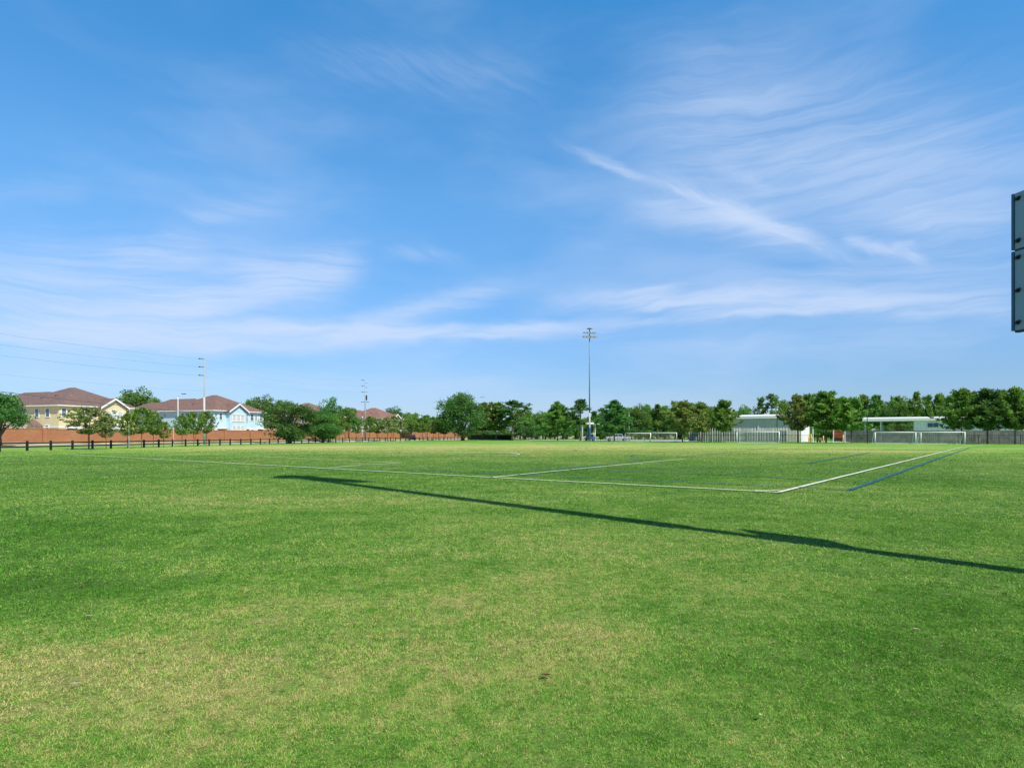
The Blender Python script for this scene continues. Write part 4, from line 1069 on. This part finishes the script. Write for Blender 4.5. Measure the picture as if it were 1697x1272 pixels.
# sign board carried by the near mast
board_m = mat("slate_blue_board", (0.28, 0.36, 0.44), 0.5, var=0.04, vscale=0.8)
board_e = mat("dark_blue_board_edge", (0.05, 0.13, 0.22), 0.5)
bolt_m = mat("dark_bolt", (0.03, 0.035, 0.04), 0.4, 0.5)
far_c = at(1683, 7.95) + Vector((-0.05, -0.008, 0)); bd_ = Vector((0.15, -0.989, 0)).normalized()
sb = thing("sign_board", far_c, "slate blue bolted sign board seen from behind at the right edge", "sign board", math.atan2(bd_.y, bd_.x))
def board(z0, z1, bolts):
    Lb = 1.2
    mb = MB(); mb.box(0.034, Lb, 0.0, 0.05, z0, z1); b = mb.build("board_panel", board_m, sb, bevel=0.004)
    mb = MB(); mb.box(0, 0.032, -0.012, 0.062, z0, z1); mb.build("edge_strip", board_e, b)
    mb = MB(); mb.box(0.034, Lb, 0.004, 0.058, z0 - 0.025, z0 - 0.002); mb.build("bottom_lip", dk, b)
    for z in bolts:
        mb = MB(); mb.tube([(0.085, 0.002, z), (0.085, -0.02, z)], 0.026, 8); mb.tube([(0.085, -0.02, z), (0.085, -0.04, z)], 0.014, 8)
        mb.bar((0.055, -0.022, z - 0.012), (0.125, -0.022, z + 0.018), 0.014, 0.018); mb.build("bolt", bolt_m, b)
dd = 7.94
board(hgt(415, dd), hgt(322.5, dd), [hgt(333, dd), hgt(402, dd)])
board(hgt(548.5, dd), hgt(418, dd), [hgt(429.5, dd), hgt(483.5, dd), hgt(536, dd)])
mb = MB()
for z in (hgt(500, dd), hgt(360, dd)): mb.bar((1.10, 0.05, z), (1.10, 0.30, z), 0.06, 0.06); mb.bar((0.1, 0.085, z), (1.19, 0.085, z), 0.05, 0.05)
mb.build("mounting_bracket", steel, sb)

# ------------------------------------------------------------------ power line and lamps
pole_m = mat("grey_utility_pole", (0.33, 0.35, 0.35), 0.6, var=0.1)
def utility_pole(px, d, ytop, label, z_arms, r0=0.2, thick_h=0, extra=False, side=-1):
    h = hgt(ytop, d); rz_ = math.atan2(WD.y, WD.x)
    r = thing("utility_pole", at(px, d), label, "power pole", 0, "power poles along the road")
    mb = MB(); mb.tube([(0, 0, -0.1), (0, 0, h)], [r0, r0 * 0.5], 10); mb.build("pole", pole_m, r, True)
    if thick_h:
        mb = MB(); mb.tube([(0, 0, -0.05), (0, 0, thick_h)], [r0 + 0.07, r0 + 0.04], 10); mb.build("lower_section", steel_l, r, True)
    for z in z_arms:
        mb = MB(); mb.tube([(0, 0, z), (side * 0.85, 0, z + 0.05)], [0.06, 0.045], 6); mb.tube([(side * 0.7, 0, z + 0.05), (side * 0.95, 0, z + 0.05)], 0.09, 8); mb.build("insulator_arm", dk, r)
    if extra:
        mb = MB(); mb.bar((-1.1, 0, h * 0.63), (1.0, 0, h * 0.63), 0.1, 0.12); mb.build("crossarm", dk, r)
        mb = MB(); mb.tube([(0.32, 0, h * 0.66), (0.32, 0, h * 0.74)], 0.2, 10); mb.build("transformer", dk, r)
        for z in (0.93, 0.86, 0.79):
            mb = MB(); mb.tube([(0, 0, h * z), (0.5, 0, h * z + 0.1)], [0.05, 0.06], 6); mb.build("insulator_arm", dk, r)
    return r
D1 = 108
A1 = [hgt(y, D1) for y in (594.5, 608, 622)]
utility_pole(338.5, D1, 592, "tall steel power pole with three arms before the blue house", A1, 0.12, hgt(658, D1))
D2 = 165; A2 = [hgt(y, D2) for y in (630, 639.5, 649.5)]
utility_pole(605.3, D2, 628, "power pole with crossarm and transformer left of the beige house", A2, 0.22, 0, True)
D3 = 250
utility_pole(799.2, D3, 657, "thin power pole with small crossarm rising behind the great oak", [], 0.15)
p3 = [o for o in bpy.data.objects if o.name == "utility_pole.002"][0]
mb = MB(); mb.bar((-0.9, 0, hgt(658, D3)), (0.9, 0, hgt(658, D3)), 0.12, 0.14); mb.build("crossarm", dk, p3)
utility_pole(821.3, 262, 661, "plain dark pole top above the yellow green pine", [], 0.28)
utility_pole(858.3, 275, 667, "dark pole top behind the open crowned pine", [], 0.22)
utility_pole(1381, 240, 649, "distant power pole with one arm above the pines on the right", [hgt(650.5, 240)], 0.15, side=1)

P1 = at(338.5, D1); P2 = at(605.3, D2); P0 = P1 - (P2 - P1).normalized() * 62 + Vector((-3, 0, 0))
wire_m = mat("aluminium_wire", (0.12, 0.13, 0.14), 0.5, 0.3)
def cable(a, b, sag, rad, label, k=28):
    pts = []
    for i in range(k + 1):
        t = i / k; p = a.lerp(b, t); p.z -= 4 * sag * t * (1 - t); pts.append(p - a)
    mb = MB(); mb.tube(pts, rad, 5, False); o = mb.build("power_cable", wire_m); o.location = a
    tag(o, label, "cable", "overhead cables of the power line")
def left_end(py0, a1, dx=-0.9):
    """height the cable needs at the pole beyond the left edge"""
    dE = -(0 - CX) / FPX
    q0 = P0 + Vector((dx, 0, 0)); q1 = P1 + Vector((dx, 0, 0))
    # where the span crosses the left edge of the view
    t = (q0.x + dE * q0.y) / ((q0.x + dE * q0.y) - (q1.x + dE * q1.y)); dz = q0.lerp(q1, t).y
    z = hgt(py0, dz); sag = 0.7
    return (z + 4 * sag * t * (1 - t) - a1 * t) / (1 - t), sag
for py0, z1, z2, nm in ((553, A1[0], A2[0], "uppermost"), (571, A1[1], A2[1], "second"), (588.5, A1[2], A2[2], "third")):
    z0, sg = left_end(py0, z1); off = Vector((-0.9, 0, 0))
    cable(P0 + off + Vector((0, 0, z0)), P1 + off + Vector((0, 0, z1)), sg, 0.009, nm + " thin overhead cable coming in from the left edge to the steel pole")
    cable(P1 + off + Vector((0, 0, z1)), P2 + off + Vector((0, 0, z2)), 0.9, 0.0045, nm + " thin overhead cable between the two power poles")
z0, sg = left_end(620, hgt(648, D1), 0.0)
cable(P0 + Vector((0, 0, z0)), P1 + Vector((0, 0, hgt(648, D1))), sg, 0.006, "faint lower overhead cable crossing the sky above the yellow house")
z0, sg = left_end(648.5, hgt(684, D1), 0.0)
cable(P0 + Vector((0, 0, z0)), P1 + Vector((0, 0, hgt(684, D1))), sg, 0.03, "thick black lowest cable crossing the yellow house's roof")
cable(P1 + Vector((0, 0, hgt(684, D1))), P2 + Vector((0, 0, hgt(690, D2))), 0.5, 0.02, "thick lowest cable between the two power poles")

def street_lamp(px, d, ytop, label, arm, m=slat_m, rad=0.1, head=dk):
    h = hgt(ytop, d); r = thing("street_lamp", at(px, d), label, "street lamp")
    mb = MB(); mb.tube([(0, 0, -0.05), (0, 0, h - (0.6 if arm else 0))], [rad, rad * 0.7], 10); mb.build("pole", m, r, True)
    if arm:
        mb = MB(); mb.tube([(0, 0, h - 0.6), (arm * 0.25, 0, h - 0.25), (arm * 0.7, 0, h)], [rad * 0.7, 0.06, 0.05], 8); mb.build("arm", m, r, True)
        mb = MB(); mb.prism([(0, -0.05), (0.9 * np.sign(arm), -0.06), (0.75 * np.sign(arm), 0.09), (0, 0.06)], 'y', -0.16, 0.16); o = mb.build("lamp_head", head, r); o.location = (arm * 0.7 - 0.1 * np.sign(arm), 0, h)
    else:
        mb = MB(); mb.tube([(0, 0, h), (0, 0, h + 0.05), (0, 0, h + 0.3), (0, 0, h + 0.36)], [0.1, 0.2, 0.16, 0.05], 10); mb.build("lamp_head", head, r)
street_lamp(295, 128, 652.5, "white street lamp with curved arm before the blue house", 1.2, slat_m, 0.09)
street_lamp(1042.5, 166, 682, "pale lamp post with small head beside the pickup's tail", 0.55, steel_l, 0.1)
street_lamp(1287.8, 131, 680, "black light post before the grey shed, with white lamp on top", 0, dk, 0.08, slat_m)
street_lamp(1437.2, 122, 676, "tall black light post at the open carport's left corner", 0, dk, 0.09)
street_lamp(696, 190, 692, "slim white lamp post between the dark car and the great oak", 0, slat_m, 0.10, slat_m)
street_lamp(600.6, 170, 692, "slim white post hugging the second power pole", 0, slat_m, 0.08, slat_m)
def stake(px, d, ytop, label):
    mb = MB(); h = hgt(ytop, d); mb.tube([(0, 0, -0.1), (0.02, 0, h)], 0.02, 8); mb.tube([(0.02, 0, h - 0.35), (0.09, 0, h - 0.33)], 0.012, 6)
    o = mb.build("tree_stake", slat_m); o.location = at(px, d); tag(o, label, "stake", "white tree stakes")
stake(213.5, 75.5, 702, "white stake against the slim young pine below the yellow house")
stake(287.5, 84, 702, "white stake standing alone left of the white street lamp")
stake(1008, 0.1 + 158, 716, "pale stake in front of the silver pickup")if False else None

# ------------------------------------------------------------------ vehicles
tyre = mat("tyre_rubber", (0.02, 0.02, 0.02), 0.9)
rim_m = mat("wheel_rim", (0.35, 0.36, 0.38), 0.35, 0.6)
cglass = mat("car_glass", (0.03, 0.04, 0.05), 0.08, spec=0.6)
def wheels(r, xs, w, rad):
    for x in xs:
        for s in (-1, 1):
            mb = MB(); mb.tube([(x, s * (w / 2 - 0.22), rad), (x, s * (w / 2 + 0.01), rad)], rad, 18); t = mb.build("wheel", tyre, r, False)
            mb = MB(); mb.tube([(x, s * (w / 2 + 0.0), rad), (x, s * (w / 2 + 0.025), rad)], rad * 0.6, 14); mb.build("rim", rim_m, t)
def vehicle(name, loc, rz, label, cat, paint, profile, cabin, w, xs, rad, wins, lights):
    r = thing(name, loc, label, cat, rz)
    mb = MB(); mb.prism(profile, 'y', -w / 2, w / 2); mb.build("body", paint, r, bevel=0.05)
    # the cabin narrows to the roof
    n_ = len(cabin); zb = min(p[1] for p in cabin); zt = max(p[1] for p in cabin)
    V = []
    for s in (-1, 1):
        for x, z in cabin: V.append((x, s * (w / 2 - 0.04 - 0.17 * (z - zb) / (zt - zb)), z))
    mb = MB(); mb.add(V, [tuple(range(n_)), tuple(range(2 * n_ - 1, n_ - 1, -1))] + [(i, (i + 1) % n_, n_ + (i + 1) % n_, n_ + i) for i in range(n_)])
    mb.build("cab", paint, r, bevel=0.04)
    for poly in wins:
        for s in (-1, 1):
            V = []
            for e in (0.006, 0.03):
                for x, z in poly: V.append((x, s * (w / 2 - 0.04 - 0.17 * (z - zb) / (zt - zb) + e), z))
            k = len(poly); mb = MB(); mb.add(V, [tuple(range(k)), tuple(range(2 * k - 1, k - 1, -1))] + [(i, (i + 1) % k, k + (i + 1) % k, k + i) for i in range(k)])
            mb.build("window", cglass, r)
    # windscreen and rear window
    xs_ = sorted(cabin, key=lambda p: p[0])
    for a, b in ((cabin[0], cabin[1]), (cabin[-1], cabin[-2])):
        sx = -1 if a[0] < b[0] else 1
        V = []
        for e in (0.008, 0.03):
            for f in (0.12, 0.92):
                x = a[0] + (b[0] - a[0]) * f + sx * e; z = a[1] + (b[1] - a[1]) * f + e * 0.5
                hw = w / 2 - 0.14 - 0.17 * f
                V += [(x, -hw, z), (x, hw, z)]
        mb = MB(); mb.add(V, [(0, 1, 3, 2), (4, 6, 7, 5), (0, 4, 5, 1), (2, 3, 7, 6), (0, 2, 6, 4), (1, 5, 7, 3)]); mb.build("windscreen", cglass, r)
    wheels(r, xs, w, rad)
    for nm, x, z, m in lights:
        for s in (-1, 1):
            mb = MB(); y = s * (w / 2 - 0.3); mb.box(x - 0.05, x + 0.05, y - 0.18, y + 0.18, z - 0.1, z + 0.1); mb.build(nm, m, r)
    return r
silver = mat("silver_paint", (0.50, 0.53, 0.60), 0.3, 0.2, var=0.03)
white_car = mat("white_truck_paint", (0.80, 0.80, 0.80), 0.3)
red_l = mat("tail_light", (0.45, 0.03, 0.02), 0.3); wl = mat("head_light", (0.75, 0.75, 0.72), 0.2)
vehicle("pickup_truck", at(1024.5, 172), R(-4), "silver pickup truck facing left, parked behind the broad pine", "pickup truck", silver,
        [(-3.3, 0.55), (-3.25, 0.95), (-3.0, 1.12), (-1.65, 1.22), (3.3, 1.25), (3.35, 0.6), (3.2, 0.5), (-3.2, 0.45)],
        [(-1.75, 1.20), (-0.85, 1.88), (1.05, 1.90), (1.25, 1.24)], 2.0, (-2.45, 1.55), 0.42,
        [[(-1.35, 1.30), (-0.75, 1.78), (-0.15, 1.80), (-0.15, 1.30)], [(-0.02, 1.30), (-0.02, 1.80), (0.95, 1.80), (1.08, 1.30)]],
        [("headlight", -3.24, 0.9, wl), ("tail_light", 3.33, 1.0, red_l)])
suv_b = mat("black_car_paint", (0.02, 0.022, 0.026), 0.25, spec=0.5)
c_ = wp(0, 8.8); dsu = 187.0
vehicle("parked_car", at(683, dsu, 0.02), math.atan2(WD.y, WD.x) + math.pi * 1.0 + 0.6, "dark car on the road beyond the rail fence, partly under trees", "car", suv_b,
        [(-2.2, 0.45), (-2.2, 0.85), (-1.2, 1.0), (2.15, 1.05), (2.25, 0.5), (2.0, 0.32), (-2.0, 0.32)],
        [(-1.3, 0.98), (-0.6, 1.68), (1.7, 1.70), (2.15, 1.04)], 1.85, (-1.4, 1.4), 0.36,
        [[(-0.95, 1.08), (-0.5, 1.58), (0.3, 1.60), (0.3, 1.08)], [(0.42, 1.08), (0.42, 1.60), (1.5, 1.60), (1.75, 1.08)]],
        [("headlight", -2.2, 0.72, wl), ("tail_light", 2.2, 0.85, red_l)])

# shelter and cart by the far mast
sh = thing("shelter", at(976, 176), "white framed shelter with flat white roof behind the floodlight mast", "shelter")
for x in (-1.75, 1.75):
    for y in (0, 3.0):
        mb = MB(); mb.box(x - 0.09, x + 0.09, y - 0.09, y + 0.09, 0, 4.6); mb.build("post", slat_m, sh)
mb = MB(); mb.prism([(-0.5, 4.62), (3.5, 4.62), (3.5, 5.15), (-0.5, 4.8)], 'x', -2.0, 3.0); mb.build("roof", metal_w, sh)
blue_b = mat("blue_cart_paint", (0.05, 0.12, 0.30), 0.4)
gc = thing("utility_cart", at(977.5, 174), "small blue and white roofed utility cart under the shelter", "cart", R(8))
mb = MB(); mb.prism([(-1.25, 0.35), (-1.3, 0.85), (-0.75, 0.95), (-0.6, 0.5), (0.3, 0.5), (0.3, 1.2), (1.35, 1.2), (1.35, 0.35)], 'y', -0.6, 0.6); mb.build("body", blue_b, gc)
mb = MB(); mb.box(-1.5, 1.5, -0.7, 0.7, 1.9, 2.02); mb.build("roof", metal_w, gc)
mb = MB(); mb.box(-0.35, 0.28, -0.55, 0.55, 0.505, 0.8); mb.box(0.12, 0.28, -0.55, 0.55, 0.8, 1.25); mb.build("seat", rust, gc)
for x in (-0.85, 1.2):
    for y in (-0.58, 0.58): mb = MB(); mb.tube([(x, y, 0.9), (x, y, 1.9)], 0.03, 6); mb.build("roof_post", slat_m, gc)
wheels(gc, (-0.9, 0.95), 1.2, 0.26)

# ------------------------------------------------------------------ small things on the turf
def leaf_thing(px, py, L, Wd, m, label, rz):
    d = EYE * FPX / (py - HZ); p = at(px, d, 0.035)
    mb = MB(); k = 6; V = []
    for i in range(k + 1):
        t = i / k; w = Wd * math.sin(math.pi * min(0.98, max(0.03, t))) / 2
        z = 0.25 * L * (t - 0.5) ** 2
        V += [(L * (t - 0.5), -w, z + w * 0.5), (L * (t - 0.5), 0, z), (L * (t - 0.5), w, z + w * 0.5)]
    F = []
    for i in range(k): F += [(3 * i, 3 * i + 1, 3 * i + 4, 3 * i + 3), (3 * i + 1, 3 * i + 2, 3 * i + 5, 3 * i + 4)]
    n0 = len(V); V2 = V + [(x, y, z - 0.003) for x, y, z in V]
    mb.add(V2, F + [tuple(reversed([i + n0 for i in f])) for f in F])
    o = mb.build("dry_leaf", m); o.location = p; o.rotation_euler = (0, 0.15, rz); tag(o, label, "leaf", "dry leaves on the turf")
brown_l = mat("dry_leaf_brown", (0.14, 0.085, 0.05), 0.8, var=0.3, vscale=30)
pale_l = mat("dry_leaf_pale", (0.50, 0.44, 0.30), 0.8, var=0.15, vscale=30)
leaf_thing(905, 1126, 0.06, 0.04, brown_l, "dark brown curled leaf on the turf in the foreground", 0.3)
leaf_thing(1261, 1194, 0.03, 0.022, pale_l, "small whitish leaf at the bottom of the lawn", 0.9)
leaf_thing(1518, 1049, 0.06, 0.022, pale_l, "pale leaf on the greener turf at right", 0.2)
leaf_thing(125, 1141, 0.06, 0.014, pale_l, "whitish sliver leaf on the dry turf near the bottom left corner", 0.6)
leaf_thing(236, 1083, 0.07, 0.012, pale_l, "long thin straw leaf right of the whitish sliver leaf", 0.25)
leaf_thing(148, 1026, 0.08, 0.012, pale_l, "long thin straw leaf on the dark green patch at left", 0.15)
